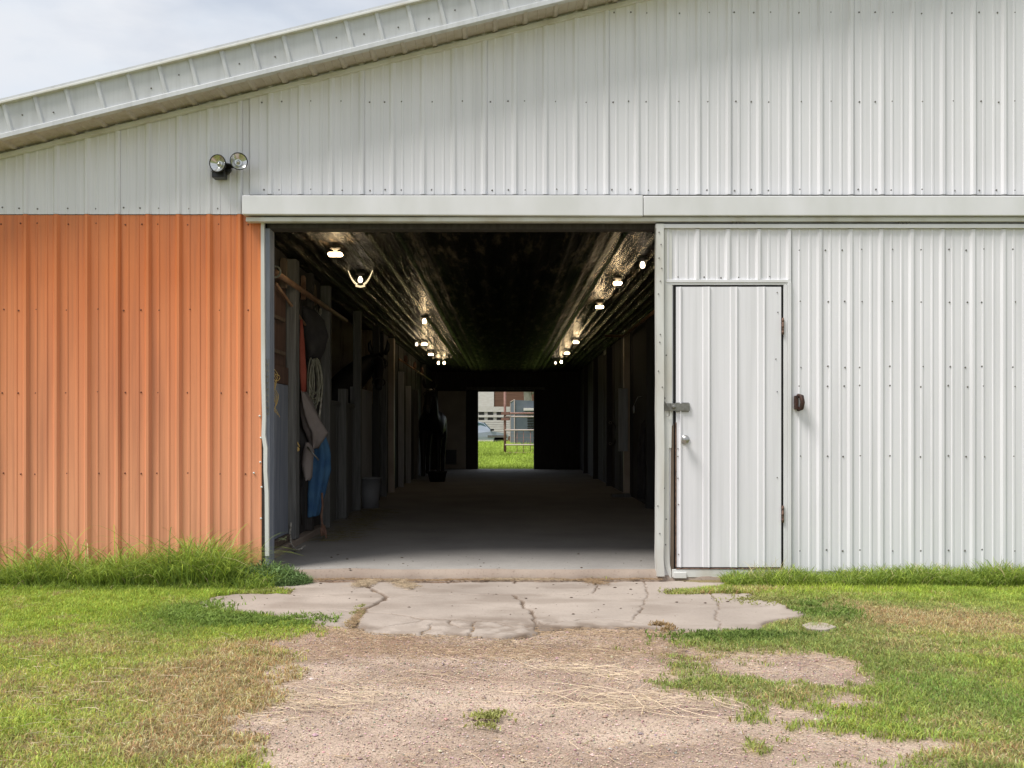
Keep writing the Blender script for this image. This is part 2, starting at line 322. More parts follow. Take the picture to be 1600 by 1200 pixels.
# J trim under soffit
def slope_strip(x0, x1, dz0, dz1, y0, y1, mi=0, mb=None, n=1, z=roof_z):
    a = [(x0, z(x0) + dz0), (x1, z(x1) + dz0), (x1, z(x1) + dz1), (x0, z(x0) + dz1)]
    mb.prism(a, y0, y1, mi)
OH = .262; YF = D - OH
for s_ in (0, 1):
    xa, xb = (X0 - .35, XR) if s_ == 0 else (XR, X1 + .35)
    mb = MB(); slope_strip(xa + .3, xb, -.052, -.022, D - .05, D - .012, mb=mb); mb.build('soffit_trim', M['trim_old'], barn, .003)
    # soffit: ribbed sheet under the overhang
    mb = MB(); st = .222; n = int((xb - xa) / st); prof = []
    for k in range(n + 1):
        c = xa + k * st
        prof += [(c, 0), (c + .012, -.014), (c + .034, -.014), (c + .046, 0)]
        for j in (1, 2): m_ = c + .05 + j * .058; prof += [(m_, 0), (m_ + .006, -.004), (m_ + .012, 0)]
    prof = [p for p in prof if p[0] <= xb] + [(xb, 0)]
    vs = [(x, YF + .01, roof_z(x) + h) for x, h in prof] + [(x, D - .0, roof_z(x) + h) for x, h in prof]; q = len(prof)
    mb.add(vs, [(i, i + q, i + q + 1, i + 1) for i in range(q - 1)])
    mb.build('soffit', M['soffit'], barn)
    # fascia: ribbed sheet between a lower lip and a drip edge
    FH = .232
    mb = MB(); prof = []; tn = SLOPE * (1 if s_ == 0 else -1)
    ups = []
    for k in range(n + 1):
        c = xa + k * st + .10
        prof += [(c, 0), (c + .010, .014), (c + .030, .014), (c + .040, 0)]
    prof = [p for p in prof if p[0] <= xb - .03]; prof = [(xa, 0)] + prof + [(xb, 0)]
    vs = [(x, YF - h, roof_z(x) + .0) for x, h in prof] + [(min(max(x - tn * FH, xa), xb), YF - h - .012, roof_z(min(max(x - tn * FH, xa), xb)) + FH) for x, h in prof]; q = len(prof)
    mb.add(vs, [(i, i + 1, i + q + 1, i + q) for i in range(q - 1)])
    for k in range(0, n):
        if random.random() < .75:
            cx = xa + k * st + .2 + random.uniform(-.02, .03)
            if cx < xb: mb.lathe([(.006, 0), (.006, .003), (0, .005)], (cx, YF - .006, roof_z(cx) + .12 + random.uniform(-.03, .02)), (0, -1, 0), 6, 1)
    mb.build('fascia', [M['fascia'], M['screw']], barn)
    mb = MB(); slope_strip(xa, xb, -.012, .024, YF - .020, YF + .03, mb=mb); mb.build('fascia_lip', M['fascia'], barn, .003)
    mb = MB(); slope_strip(xa, xb, FH - .004, FH + .014, YF - .045, YF + .03, mb=mb); mb.build('drip_edge', M['trim_old'], barn, .003)
    # roof sheet over the whole length
    mb = MB(); slope_strip(xa, xb, FH + .015, FH + .035, YF - .035, 25.9, mb=mb)
    k = xa + .1
    while k < xb: mb.prism([(k, roof_z(k) + FH + .035), (k + .05, roof_z(k + .05) + FH + .035), (k + .035, roof_z(k + .035) + FH + .055), (k + .015, roof_z(k + .015) + FH + .055)], YF - .034, 25.9) if False else None; k += .3
    mb.build('roof', M['fascia'], barn)
# side walls, rear wall
YB = 25.3
mb = MB(); zc = roof_z(X0)
mb.box(X0, X0 + .1, D + .14, YB + .1, 0, zc + .1); mb.build('side_wall', M['white'], barn); mb = MB(); mb.box(X1 - .1, X1, D + .14, YB + .1, 0, zc + .1); mb.build('side_wall', M['white'], barn)
BX0, BX1, BT = wx(747, YB), wx(834, YB), wz(612, YB)
mb = MB(); mb.box(X0 + .1, BX0, YB, YB + .12, 0, 2.68); mb.box(BX1, X1 - .1, YB, YB + .12, 0, 2.68); mb.box(BX0, BX1, YB, YB + .12, BT, 2.68)
mb.prism([(X0 + .1, 2.68), (X1 - .1, 2.68), (X1 - .1, roof_z(X1 - .1) + .1), (XR, roof_z(XR) + .1), (X0 + .1, roof_z(X0 + .1) + .1)], YB, YB + .12)
mb.build('rear_wall', M['wood_dark'], barn)
mb = MB(); mb.box(wx(684, YB), wx(728, YB), YB - .04, YB - .002, .1, wz(611, YB)); mb.build('rear_panel', M['beige'], barn, .004)
mb = MB(); cx = wx(705, YB); mb.box(cx - .14, cx + .14, YB - .07, YB - .042, .22, .60); mb.box(cx - .10, cx + .10, YB - .075, YB - .071, .26, .56); mb.build('pet_flap', M['black'], barn, .003)
mb = MB(); mb.box(BX0 - .03, BX0, YB - .05, YB + .14, .09, BT + .05); mb.box(BX1, BX1 + .03, YB - .05, YB + .14, .09, BT + .05); mb.box(BX0 - .3, BX1 + .3, YB - .09, YB - .05, BT + .05, BT + .12); mb.build('rear_door_frame', M['post_grey'], barn, .003)
# concrete floor of the aisle with its exposed front edge
FZ = .09
mb = MB()
nx, ny = 90, 14
xs = np.linspace(OPL - .25, 2.2, nx)
fr = [(x, D - .02 + .02 * mnoise.noise(Vector((x * 3, 0, 0)))) for x in xs]
vs = []
rows = []
for j, (dy, z) in enumerate([(-.055, -.02), (-.045, .035), (-.02, .075), (.01, FZ - .002), (.2, FZ), (.6, FZ), (2, FZ), (18.4, FZ)]):
    row = []
    for i, (x, yy) in enumerate(fr):
        nzv = mnoise.noise(Vector((x * 9, j * 3.1, 2))); nb = mnoise.noise(Vector((x * 2.2, j, 7)))
        row.append(len(vs)); vs.append((x, (yy if j < 4 else D) + dy + (.018 * nzv if j < 4 else 0), z + (.010 * nb if 0 < j < 4 else 0)))
    rows.append(row)
fs = [(rows[j][i], rows[j][i + 1], rows[j + 1][i + 1], rows[j + 1][i]) for j in range(len(rows) - 1) for i in range(nx - 1)]
mb.add(vs, fs, 0, True)
mb.box(-5.2, OPL - .25, D + .14, YB + .1, -.05, FZ); mb.box(2.2, 6, D + .14, YB + .1, -.05, FZ)
fl = mb.build('concrete_floor', [M['floor'], M['sill']]); structure(fl)
for p in fl.data.polygons:
    if p.center.y < D + .06 and p.center.x < 2.2: p.material_index = 1
# ceiling liner: ribbed foil, runs the whole aisle
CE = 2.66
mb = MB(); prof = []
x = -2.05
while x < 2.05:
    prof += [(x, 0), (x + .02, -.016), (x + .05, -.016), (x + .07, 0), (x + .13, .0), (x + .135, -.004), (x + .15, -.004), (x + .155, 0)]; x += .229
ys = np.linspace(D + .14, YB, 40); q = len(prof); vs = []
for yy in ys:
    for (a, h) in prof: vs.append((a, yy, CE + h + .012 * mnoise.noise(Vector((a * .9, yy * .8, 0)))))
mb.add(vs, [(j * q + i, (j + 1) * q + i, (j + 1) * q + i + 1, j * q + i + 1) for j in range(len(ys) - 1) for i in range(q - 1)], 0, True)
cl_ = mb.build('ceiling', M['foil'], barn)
mb = MB(); mb.box(-2.3, 2.3, D + .14, YB, CE + .05, CE + .08); mb.build('ceiling_backing', M['wood_dark'], barn)
# header over the opening
mb = MB(); mb.box(OPL + .01, 1.86, D + .02, D + .145, OPT - .05, OPT + .03); mb.box(OPL + .04, OPL + .62, D + .01, D + .02, OPT - .045, OPT - .015); mb.build('door_header', M['wood_dark'], barn, .004)
# ---- interior walls
LX = -1.95; PT = .09
def planks(mb, x0, x1, ya, yb, z0, z1, vertical=True, wdt=.19, mi=0):
    y = ya; i = 0
    while y < yb - .01:
        e = min(y + wdt, yb); o = random.uniform(0, .012); mb.box(x0 - o if x0 > 0 else x0, x1 + o if x0 < 0 else x1, y + .003, e - .003, z0, z1, mi); y = e; i += 1
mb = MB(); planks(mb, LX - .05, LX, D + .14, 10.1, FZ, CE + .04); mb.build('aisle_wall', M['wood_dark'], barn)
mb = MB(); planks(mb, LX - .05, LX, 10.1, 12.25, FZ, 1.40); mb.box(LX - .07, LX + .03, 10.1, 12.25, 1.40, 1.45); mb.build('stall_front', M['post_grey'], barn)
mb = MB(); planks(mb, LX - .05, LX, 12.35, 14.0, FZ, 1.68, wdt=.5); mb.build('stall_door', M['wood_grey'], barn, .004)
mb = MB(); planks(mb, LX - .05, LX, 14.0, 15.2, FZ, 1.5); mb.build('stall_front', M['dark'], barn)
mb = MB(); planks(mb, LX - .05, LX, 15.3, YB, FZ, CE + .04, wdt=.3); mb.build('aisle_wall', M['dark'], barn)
for (yy, w_, z1, k) in ((10.1, .1, CE, 'post_grey'), (11.15, .14, 1.62, 'post_grey'), (12.25, .1, CE, 'post_grey'), (14.05, .1, CE, 'dark'), (14.9, .12, 1.9, 'post_grey'), (15.9, .13, CE, 'liner'), (17.4, .10, 2.2, 'wood_grey'), (18.7, .10, 2.0, 'wood_grey'), (20.3, .12, 2.0, 'post_grey'), (22.2, .1, CE, 'post_grey')):
    mb = MB(); mb.box(LX + .002, LX + .1, yy, yy + w_, FZ, z1 - .02); mb.build('stall_post', M[k], barn, .004)
# partition of ribbed metal closing the stall
mb = MB(); vs = []; pr = rib_profile(-5.18, LX - .05, 0, .2, .022, minor=False)
for a, h in pr: vs.append((a, 15.24 - h, FZ))
for a, h in pr: vs.append((a, 15.24 - h, 3.3))
mb.add(vs, [(i, i + 1, len(pr) + i + 1, len(pr) + i) for i in range(len(pr) - 1)]); mb.build('stall_partition', M['liner'], barn)
mb = MB(); mb.box(-5.18, LX - .05, 10.02, 10.08, FZ, 3.3); mb.build('stall_partition', M['dark'], barn)
mb = MB(); mb.box(-3.7, -3.62, 10.1, 15.2, FZ, 3.3); mb.build('stall_partition', M['post_grey'], barn)
# near-left wall: jamb, blue panel, studs, boards
mb = MB(); mb.box(LX + .003, LX + .03, 7.35, 8.47, .21, wz(600, 8.2)); mb.build('blue_wall_panel', M['blue_board'], barn, .003)
mb = MB(); mb.box(LX + .003, LX + .035, 7.35, 8.47, wz(600, 8.2) + .004, wz(572, 8.2)); mb.build('wall_board', M['brown_panel'], barn, .003)
mb = MB(); mb.box(LX + .003, LX + .02, 7.35, 8.42, wz(572, 8.2) + .004, wz(430, 8.2)); mb.build('wall_board', M['brown_panel'], barn, .003)
mb = MB(); mb.box(LX + .003, LX + .06, 7.35, 8.47, .15, .205); mb.build('sill_board', M['wood'], barn, .004)
mb = MB(); mb.box(LX + .003, LX + .10, 7.30, 9.9, FZ - .01, .145); mb.build('curb', M['sill'], barn, .01)
mb = MB(); mb.box(LX + .003, LX + .09, 8.52, 8.66, FZ + .06, CE - .02); mb.build('stud', M['post_grey'], barn, .004)
mb = MB(); mb.box(LX + .003, LX + .08, 9.28, 9.38, FZ + .06, CE - .02); mb.build('stud', M['wood_dark'], barn, .004)
for zz in (wz(500, 8.1), wz(553, 8.1)):
    mb = MB(); mb.box(LX + .021, LX + .05, 7.5, 8.3, zz, zz + .03); mb.build('wall_rail', M['wood'], barn, .003)
# opening left jamb: dented white corner trim, grey jamb, perforated strip
mb = MB(); pp = [(409, 340), (409, 470), (409.5, 590), (411, 650), (410, 680), (413, 700), (413, 735), (415, 770), (415.5, 868)]
L_ = [(wx(p), wz(q_)) for p, q_ in pp]; Rr = [(wx(p + (5.6 if i else 5)) + .001 * (i % 3), wz(q_)) for i, (p, q_) in enumerate(pp)]
for i in range(len(pp) - 1): mb.prism([L_[i + 1], Rr[i + 1], Rr[i], L_[i]], D - .028, D + .003 - .0001 * i)
mb.build('corner_trim', M['trim_old'], barn)
mb = MB(); mb.box(OPL, OPL + .034, D + .005, D + .15, FZ - .03, OPT - .05); mb.build('jamb', M['blue_board'], barn, .003)
mb = MB(); xq = OPL + .008
for k in range(9):
    z = wz(648) + k * .046; mb.box(xq, xq + .022, D - .002, D + .004, z, z + .014); mb.box(xq, xq + .004, D - .002, D + .004, z + .014, z + .046); mb.box(xq + .018, xq + .022, D - .002, D + .004, z + .014, z + .046)
mb.build('perforated_strap', M['steel'], barn)
for (px, py) in ((406, 650), (408, 684), (407, 722), (397, 739), (409, 761), (408, 810)): mb = MB(); mb.lathe([(.008, 0), (.008, .003), (.004, .007), (0, .008)], (wx(px), D - .004, wz(py)), (0, -1, 0), 8); mb.build('screw', M['trim_old'], barn)
# right aisle wall
RX = 1.95
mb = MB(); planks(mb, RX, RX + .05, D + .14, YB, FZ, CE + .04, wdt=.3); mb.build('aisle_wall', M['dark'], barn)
for (yy, w_, z1, k) in ((12.6, .1, CE, 'dark'), (15.0, .12, CE, 'liner'), (17.6, .1, CE, 'dark'), (20.3, .1, CE, 'dark'), (22.8, .1, CE, 'dark')):
    mb = MB(); mb.box(RX - .1, RX - .002, yy, yy + w_, FZ, z1 - .02); mb.build('stall_post', M[k], barn, .004)
mb = MB(); mb.box(RX - .19, RX - .05, 14.93, 14.985, wz(705, 15), wz(607, 15)); mb.build('post_board', M['wood_grey'], barn, .004)
mb = MB(); mb.box(RX - .32, RX - .03, 14.7, 14.9, FZ, FZ + .05); mb.build('post_foot', M['post_grey'], barn, .006)
mb = MB(); mb.tube([(RX - .12, 11.5, CE - .08), (RX - .12, 14.9, CE - .08), (RX - .4, 14.95, CE - .07)], .022, 6); mb.build('conduit', M['copper'], barn)
mb = MB(); mb.box(RX - .03, RX - .005, 17.9, 18.8, wz(550, 18), wz(518, 18)); mb.build('metal_patch', M['steel'], barn)
# ---- header cover (sliding door track box)
HY = D - .115; hs = 1500 / HY
hx0 = wx(378, HY); hz1, hz0 = wz(305, HY) , wz(335, HY)
mb = MB(); mb.prism([(hx0, hz0), (wx(1005, HY), hz0 - .012), (wx(1005, HY), hz1), (hx0, hz1)], HY, D - .03)
mb.build('track_cover', M['trim'], barn, .006)
mb = MB(); mb.prism([(wx(1005, HY) + .003, hz0 - .008), (X1 - 3, hz0 - .01), (X1 - 3, hz1 - .003), (wx(1005, HY) + .003, hz1 - .003)], HY + .004, D - .03)
mb.build('track_cover', M['trim'], barn, .006)
mb = MB(); mb.box(hx0 + .02, X1 - 3, HY + .03, D - .016, hz0 - .045, hz0 - .013); mb.build('track', M['trim_old'], barn, .004)
mb = MB(); mb.prism([(XJ - .03, hz1 + .002), (X1 - 3, hz1 + .002), (X1 - 3, hz1 + .01), (XJ - .03, hz1 + .01)], D - .06, D - .02); mb.build('drip_flashing', M['screw'], barn)

# ---- sliding door with the walk door in it
YD = D - .062                       # face of the sliding door
def dx(p): return wx(p, YD)
def dz(p): return wz(p, YD)
SDR = dx(1600) + 1.0
door = MB(); 
door.box(dx(1027), dx(1052), YD + .012, YD + .05, dz(905), dz(350)); door.box(dx(1226), SDR, YD + .012, YD + .05, dz(900), dz(350)); door.box(dx(1052), dx(1226), YD + .012, YD + .05, dz(440), dz(350))
sdoor = door.build('sliding_door', M['trim'], barn); sdoor['label'] = 'white ribbed sliding door with a walk door in it'
def sub(name, mb, mt, bevel=.002, label=None, par=None):
    par = par or sdoor
    o = mb.build(name, mt, None, bevel); o.parent = par; o.matrix_parent_inverse = par.matrix_world.inverted() if False else Matrix.Identity(4)
    # parents carry world coordinates in their meshes; barn sits at (0,D,0) and its children are offset back
    if label: o['label'] = label
    return o
dk = rib_profile
def sub_siding(name, x0, x1, zb, zt, y, mt, screws=(), **kw):
    o = siding(name, x0, x1, zb, zt, y, mt, None, screws, **kw); o.parent = sdoor; return o
PH2 = dx(1090); PI2 = 47.9 / (1500 / YD)
sub_siding('siding_sheet', dx(1238), SDR, dz(893), dz(358), YD + .008, M['white_clean'], [dz(390), dz(471), dz(573), dz(603), dz(713), dz(860)], ph=PH2, pitch=PI2, hgt=.011)
sub_siding('siding_sheet', dx(1041), dx(1236), dz(437), dz(358), YD + .008, M['white_clean'], [dz(433), dz(360)], ph=PH2, pitch=PI2)
mb = MB(); mb.box(dx(1024), SDR, YD - .016, YD + .012, dz(357), dz(350.5)); sub('top_rail', mb, M['trim'])
mb = MB()
zz = [350.5, 480, 600, 640, 700, 760, 830, 872, 900]; off = [0, 0, .5, 0, .8, .3, 0, -.5, 1.2]
for i in range(len(zz) - 1):
    a, b_ = off[i], off[i + 1]; mb.prism([(dx(1025 + b_), dz(zz[i + 1])), (dx(1036.5 + b_), dz(zz[i + 1])), (dx(1036.5 + a), dz(zz[i])), (dx(1025 + a), dz(zz[i]))], YD - .022 - .0002 * i, YD + .06)
sub('edge_trim', mb, M['trim_old'], 0)
mb = MB()
zz = [358, 500, 640, 700, 800, 850, 880, 893, 903]; off = [0, 0, 0, -1, -1, -1, .5, 4, 9]
for i in range(len(zz) - 1):
    a, b_ = off[i], off[i + 1]; wa = 12 if i < 3 else 8; mb.prism([(dx(1038 + b_), dz(zz[i + 1])), (dx(1038 + wa + min(b_, 3)), dz(zz[i + 1])), (dx(1038 + wa + min(a, 3)), dz(zz[i])), (dx(1038 + a), dz(zz[i]))], YD + .000 + .0003 * i, YD + .011)
sub('bent_strip', mb, M['trim_old'], 0)
mb = MB(); mb.prism([(dx(1047.5), dz(900)), (dx(1053), dz(902)), (dx(1053), dz(662)), (dx(1049), dz(668))], YD + .004, YD + .03); sub('bare_jamb_wood', mb, M['wood'], 0)
mb = MB(); mb.box(dx(1041), dx(1236), YD - .006, YD + .012, dz(441.5), dz(437)); mb.box(dx(1041), dx(1232), YD - .001, YD + .012, dz(445), dz(441.7)); sub('lintel_trim', mb, M['trim'])
mb = MB(); mb.box(dx(1224.5), dx(1230), YD - .004, YD + .012, dz(893), dz(445.2)); mb.box(dx(1230.3), dx(1236), YD - .012, YD + .012, dz(893), dz(441.8)); sub('side_trim', mb, M['trim'])
mb = MB(); mb.box(dx(1052.5), dx(1226), YD + .0135, YD + .03, dz(890), dz(445.3)); sub('dark_gap', mb, M['black_gap'], 0)  # black sheet behind the walk door, painted as the shade in its gap
mb = MB(); mb.box(dx(1050), dx(1236), YD - .004, YD + .02, dz(902), dz(889.5)); sub('kick_board', mb, M['trim_old'])
mb = MB(); mb.box(dx(1056), dx(1224), YD - .008, YD + .01, dz(889.2), dz(887.6)); sub('rusty_sill', mb, M['rust'])
mb = MB(); mb.box(dx(1052), dx(1072), YD - .02, YD - .004, dz(903), dz(894)); sub('bottom_bracket', mb, M['trim_old'])
for px in (1153, 1412):
    mb = MB()
    for j in range(3): mb.lathe([(.0, -.012), (.013, -.012), (.013, .012), (0, .012)], (dx(px + (j - 1) * 6), YD + .0, dz(347)), (0, 1, 0), 10)
    mb.box(dx(px - 9), dx(px + 9), YD + .002, YD + .006, dz(348.5), dz(345)); sub('roller', mb, M['screw'], .0)
mb = MB()
for (px, py) in ((1029, 364), (1032, 383), (1029, 404), (1033, 420), (1031, 440), (1028, 460), (1031, 523), (1030, 535), (1028, 580), (1034, 605), (1039, 622), (1041, 555), (1036, 740), (1038, 763), (1041, 811), (1040, 851), (1027, 790), (1030, 833)):
    mb = MB(); mb.lathe([(.005, 0), (.005, .003), (0, .0045)], (dx(px), YD - (.0245 if px < 1036 else 0), dz(py)), (0, -1, 0), 7); sub('screw', mb, M['screw'], 0)
# door pull, dark brown
mb = MB(); cx, cz_ = dx(1247), dz(629); mb.box(cx - .030, cx - .006, YD - .035, YD + .005, cz_ - .05, cz_ + .05)
mb.tube([(cx + .0, YD - .0, cz_ + .05), (cx + .012, YD - .045, cz_ + .042), (cx + .016, YD - .055, cz_), (cx + .012, YD - .045, cz_ - .042), (cx, YD, cz_ - .05)], .017, 10); sub('door_pull', mb, M['brown_iron'], .004)
# walk door (part of barn), local ribs
wd = MB(); pr = [(dx(1056), 0)]
for px in (1064, 1108, 1151, 1194): c = dx(px); pr += [(c - .052, 0), (c - .044, .005), (c - .012, .006), (c - .002, .010), (c + .002, .010), (c + .007, 0)] if px > 1070 else [(c - .012, 0), (c - .008, .01), (c + .0, .01), (c + .004, 0)]
pr += [(dx(1220.3), 0)]; q = len(pr)
YW = YD - .004
vs = [(a, YW - h, dz(886)) for a, h in pr] + [(a, YW - h, dz(448.3)) for a, h in pr]
wd.add(vs, [(i, i + 1, i + q + 1, i + q) for i in range(q - 1)]); wd.box(dx(1056.6), dx(1220.3), YW + .0005, YW + .016, dz(886), dz(448.3))
for (px, py) in ((1214, 457), (1215, 488), (1212, 561), (1214, 612), (1214, 746), (1151, 772), (1059, 701), (1059, 713), (1059, 747), (1060, 788), (1060, 866)): wd.lathe([(.0045, 0), (.0045, .003), (0, .004)], (dx(px), YW - .001, dz(py)), (0, -1, 0), 7, 1)
wdo = wd.build('walk_door', [M['white_clean'], M['screw']], barn); wdo['label'] = 'narrow white walk door with knob and hasp'
mb = MB(); c = (dx(1070), YW, dz(687)); mb.lathe([(.034, 0), (.034, .006), (.026, .010), (.014, .014), (.013, .035), (.024, .042), (.029, .054), (.027, .066), (.018, .072), (0, .073)], c, (-.08, -1, 0), 24); sub('knob', mb, M['knob'], 0, par=wdo)
mb = MB(); mb.box(dx(1048), dx(1077), YW - .018, YW - .007, dz(642), dz(630.5)); mb.box(dx(1055), dx(1076), YW - .006, YW - .001, dz(644), dz(629)); mb.lathe([(0, 0), (.016, 0), (.014, .02), (0, .022)], (dx(1052), YW - .018, dz(636)), (0, -1, 0), 12)
mb.tube([(dx(1038), YW - .004, dz(628)), (dx(1040), YW - .03, dz(630)), (dx(1044), YW - .035, dz(638)), (dx(1045), YW - .012, dz(650)), (dx(1041), YW - .006, dz(650))], .004, 6); mb.box(dx(1038), dx(1052), YW - .004, YW + .002, dz(642), dz(630)); sub('hasp', mb, M['steel'], .001, par=wdo)
for py in (510, 803):
    mb = MB(); mb.tube([(dx(1222.5), YW - .008, dz(py + 13)), (dx(1222.5), YW - .008, dz(py - 13))], .008, 8)
    for j in (-9, 0, 9): mb.tube([(dx(1222.5), YW - .008, dz(py + j + 2)), (dx(1222.5), YW - .008, dz(py + j - 2))], .0095, 8)
    sub('hinge', mb, M['rust'], 0, par=wdo)
mb = MB(); mb.box(dx(1055.5), dx(1056.8), YW - .004, YW + .012, dz(886), dz(660)); sub('rusty_edge', mb, M['rust'], 0, par=wdo)

# fix transform of sub-parts: meshes are in world coordinates, so cancel the parent's offset
bpy.context.view_layer.update()
for par in (sdoor, wdo):
    for o in par.children: o.matrix_parent_inverse = par.matrix_world.inverted()

# ------------------------------------------------------------------ twin flood light on the gable
fx, fz = wx(347), wz(272); FY = D - .02
fl_ = thing('flood_light', 'black twin head flood light with clear lenses on the white gable', 'flood light', (fx, FY, fz - .05))
mb = MB(); mb.box(fx - .045, fx + .045, FY - .085, FY, fz - .05, fz + .035); mb.box(fx - .048, fx + .048, FY - .09, FY, fz - .012, fz - .005); mb.lathe([(0, 0), (.045, 0), (.045, .03), (0, .03)], (fx + .035, FY, fz + .03), (0, -1, 0), 16); mb.build('housing', M['black'], fl_, .003)
for (px, py, ax) in ((340, 255, (-.18, -1, -.08)), (373, 252, (.42, -1, .02))):
    c = Vector((wx(px, D - .16), D - .16, wz(py, D - .16))); a = Vector(ax).normalized(); back = c - a * .10
    mb = MB(); mb.tube([(fx + .02, FY - .05, fz + .05), back + Vector((0, .0, -.01)), back + a * .03], .017, 8)
    mb.lathe([(0, -.10), (.022, -.10), (.03, -.07), (.050, -.035), (.062, -.008), (.0645, .004), (.0585, .006), (.0575, 0)], c, a, 28)
    h = mb.build('lamp_head', M['black'], fl_)
    mb = MB(); mb.lathe([(.058, .001), (.052, -.004), (.03, -.026), (.012, -.034), (.012, -.012), (0, -.008)], c, a, 28); o = mb.build('reflector', M['glass'], None); o.parent = h
    bpy.context.view_layer.update(); o.matrix_parent_inverse = h.matrix_world.inverted()

# ------------------------------------------------------------------ ceiling lights
def ceiling_light(x, y, z, label, kind='bulb', size=1.0, strength='bulb'):
    t_ = thing('ceiling_light', label, 'ceiling light', (x, y, CE - .02), 'ceiling lights in the barn aisle')
    mb = MB(); mb.lathe([(0, .0), (.045, 0), (.045, -.02), (.02, -.03), (.018, -(CE - .02 - z) + .03), (0, -(CE - .02 - z) + .03)], (x, y, CE - .02), (0, 0, 1), 12); mb.build('socket', M['foil_rough'], t_)
    mb = MB()
    if kind == 'panel':
        mb.box(x - .05 * size, x + .05 * size, y - .035, y + .035, z - .012, z + .016); mb.build('lens', M[strength], t_, .012)
    else:
        mb.lathe([(0, -.030), (.014, -.027), (.023, -.012), (.023, .005), (.015, .022), (.010, .034), (0, .034)], (x, y, z), (0, 0, 1), 14); mb.build('bulb', M[strength], t_)
    return t_
def lp(px, py, z=2.57): d = (z - CZ) * 1500 / (VY - py); return (wx(px, d), d, z)
pos = [(524, 398, 'panel', 'boxy bright ceiling light nearest the barn entrance on the left', 1.15, 'bulb'),
       (965, 443, 'panel', 'bright ceiling light on the right, above and left of the lit conduit elbow', .8, 'bulb'),
       (937, 480, 'panel', 'bright right ceiling light behind the one by the conduit elbow', .9, 'bulb'),
       (1004, 414, 'bulb', 'dim ball shaped ceiling light closest to the sliding door edge', 1, 'bulb_dim'),
       (900, 535, 'panel', 'right ceiling light at mid aisle, nearest of the far right cluster', .9, 'bulb'),
       (886, 552, 'panel', 'right ceiling light in the far cluster, second from nearest', .9, 'bulb'),
       (877, 565.5, 'bulb', 'farthest right ceiling light, right one of the close pair', 1, 'bulb'),
       (868, 567, 'bulb', 'farthest right ceiling light, left one of the close pair', 1, 'bulb_dim'),
       (663, 502, 'bulb', 'small faint ceiling light on the left above the mid aisle cluster', 1, 'bulb'),
       (651, 538, 'bulb', 'small left ceiling light, left one of the mid aisle pair', 1, 'bulb_dim'),
       (663, 538, 'panel', 'left ceiling light, right one of the mid aisle pair', .9, 'bulb'),
       (673, 554, 'panel', 'left ceiling light just behind the mid aisle pair', .9, 'bulb'),
       (685, 567, 'bulb', 'farthest left ceiling light, left one of the last pair', 1, 'bulb'),
       (694, 567, 'bulb', 'farthest left ceiling light, right one of the last pair', 1, 'bulb')]
for px, py, k, lab, sz, st_ in pos:
    x, y, z = lp(px, py); ceiling_light(x, y, z, lab, k, sz, st_)
x, y, z = lp(563, 437)
t_ = ceiling_light(x, y, z, 'ceiling light with two curved pale arms spreading beside its bulb', 'bulb', 1, 'bulb_dim')
M['wing'] = emit('lit_led_wing', (1, .78, .45), .9)
for s_ in (-1, 1):
    mb = MB(); pts = [(x + s_ * (.03 + .075 * u), y, z - .045 + .10 * u ** 1.7) for u in (0, .3, .6, .85, 1.3)]
    mb.tube(pts, [.008, .009, .008, .006, .003], 8); mb.build('arm', M['wing'], t_)
mb = MB(); mb.tube([(x - .045, y, z - .058), (x, y, z - .068), (x + .045, y, z - .058)], .009, 8); mb.build('arm', M['wing'], t_)

# ------------------------------------------------------------------ tack and clothes on the left wall
def loft(levels, n=28, folds=5, amp=.12, seed=0, ncap=True, sub_=3):
    """draped cloth: stacked oval rings (z, cx, cy, rx, ry) with vertical folds"""
    mb = MB(); lv = []
    for i in range(len(levels) - 1):
        for k in range(sub_):
            u = k / sub_; lv.append([a * (1 - u) + b * u for a, b in zip(levels[i], levels[i + 1])])
    lv.append(list(levels[-1])); vs = []
    for j, (z, cx, cy, rx, ry) in enumerate(lv):
        for k in range(n):
            a = 2 * math.pi * k / n
            f = 1 + amp * math.sin(folds * a + seed + z * 2.5) + amp * .8 * mnoise.noise(Vector((math.cos(a) * 2, math.sin(a) * 2 + seed, z * 7)))
            vs.append((cx + rx * f * math.cos(a), cy + ry * f * math.sin(a), z + .02 * mnoise.noise(Vector((a * 1.3, seed, z)))))
    fs = [(j * n + k, j * n + (k + 1) % n, (j + 1) * n + (k + 1) % n, (j + 1) * n + k) for j in range(len(lv) - 1) for k in range(n)]
    fs += [tuple(range(n))[::-1], tuple((len(lv) - 1) * n + k for k in range(n))]
    mb.add(vs, fs, 0, True); return mb
def P(px, py, d): return (wx(px, d), d, wz(py, d))
def hang(levels_px, d, depth=.12, **kw):   # rows of (left px, right px, py)
    lv = []
    for (a, b_, py) in levels_px: lv.append((wz(py, d), wx((a + b_) / 2, d), d, (b_ - a) / 2 * d / 1500, depth))
    return loft(lv, **kw)
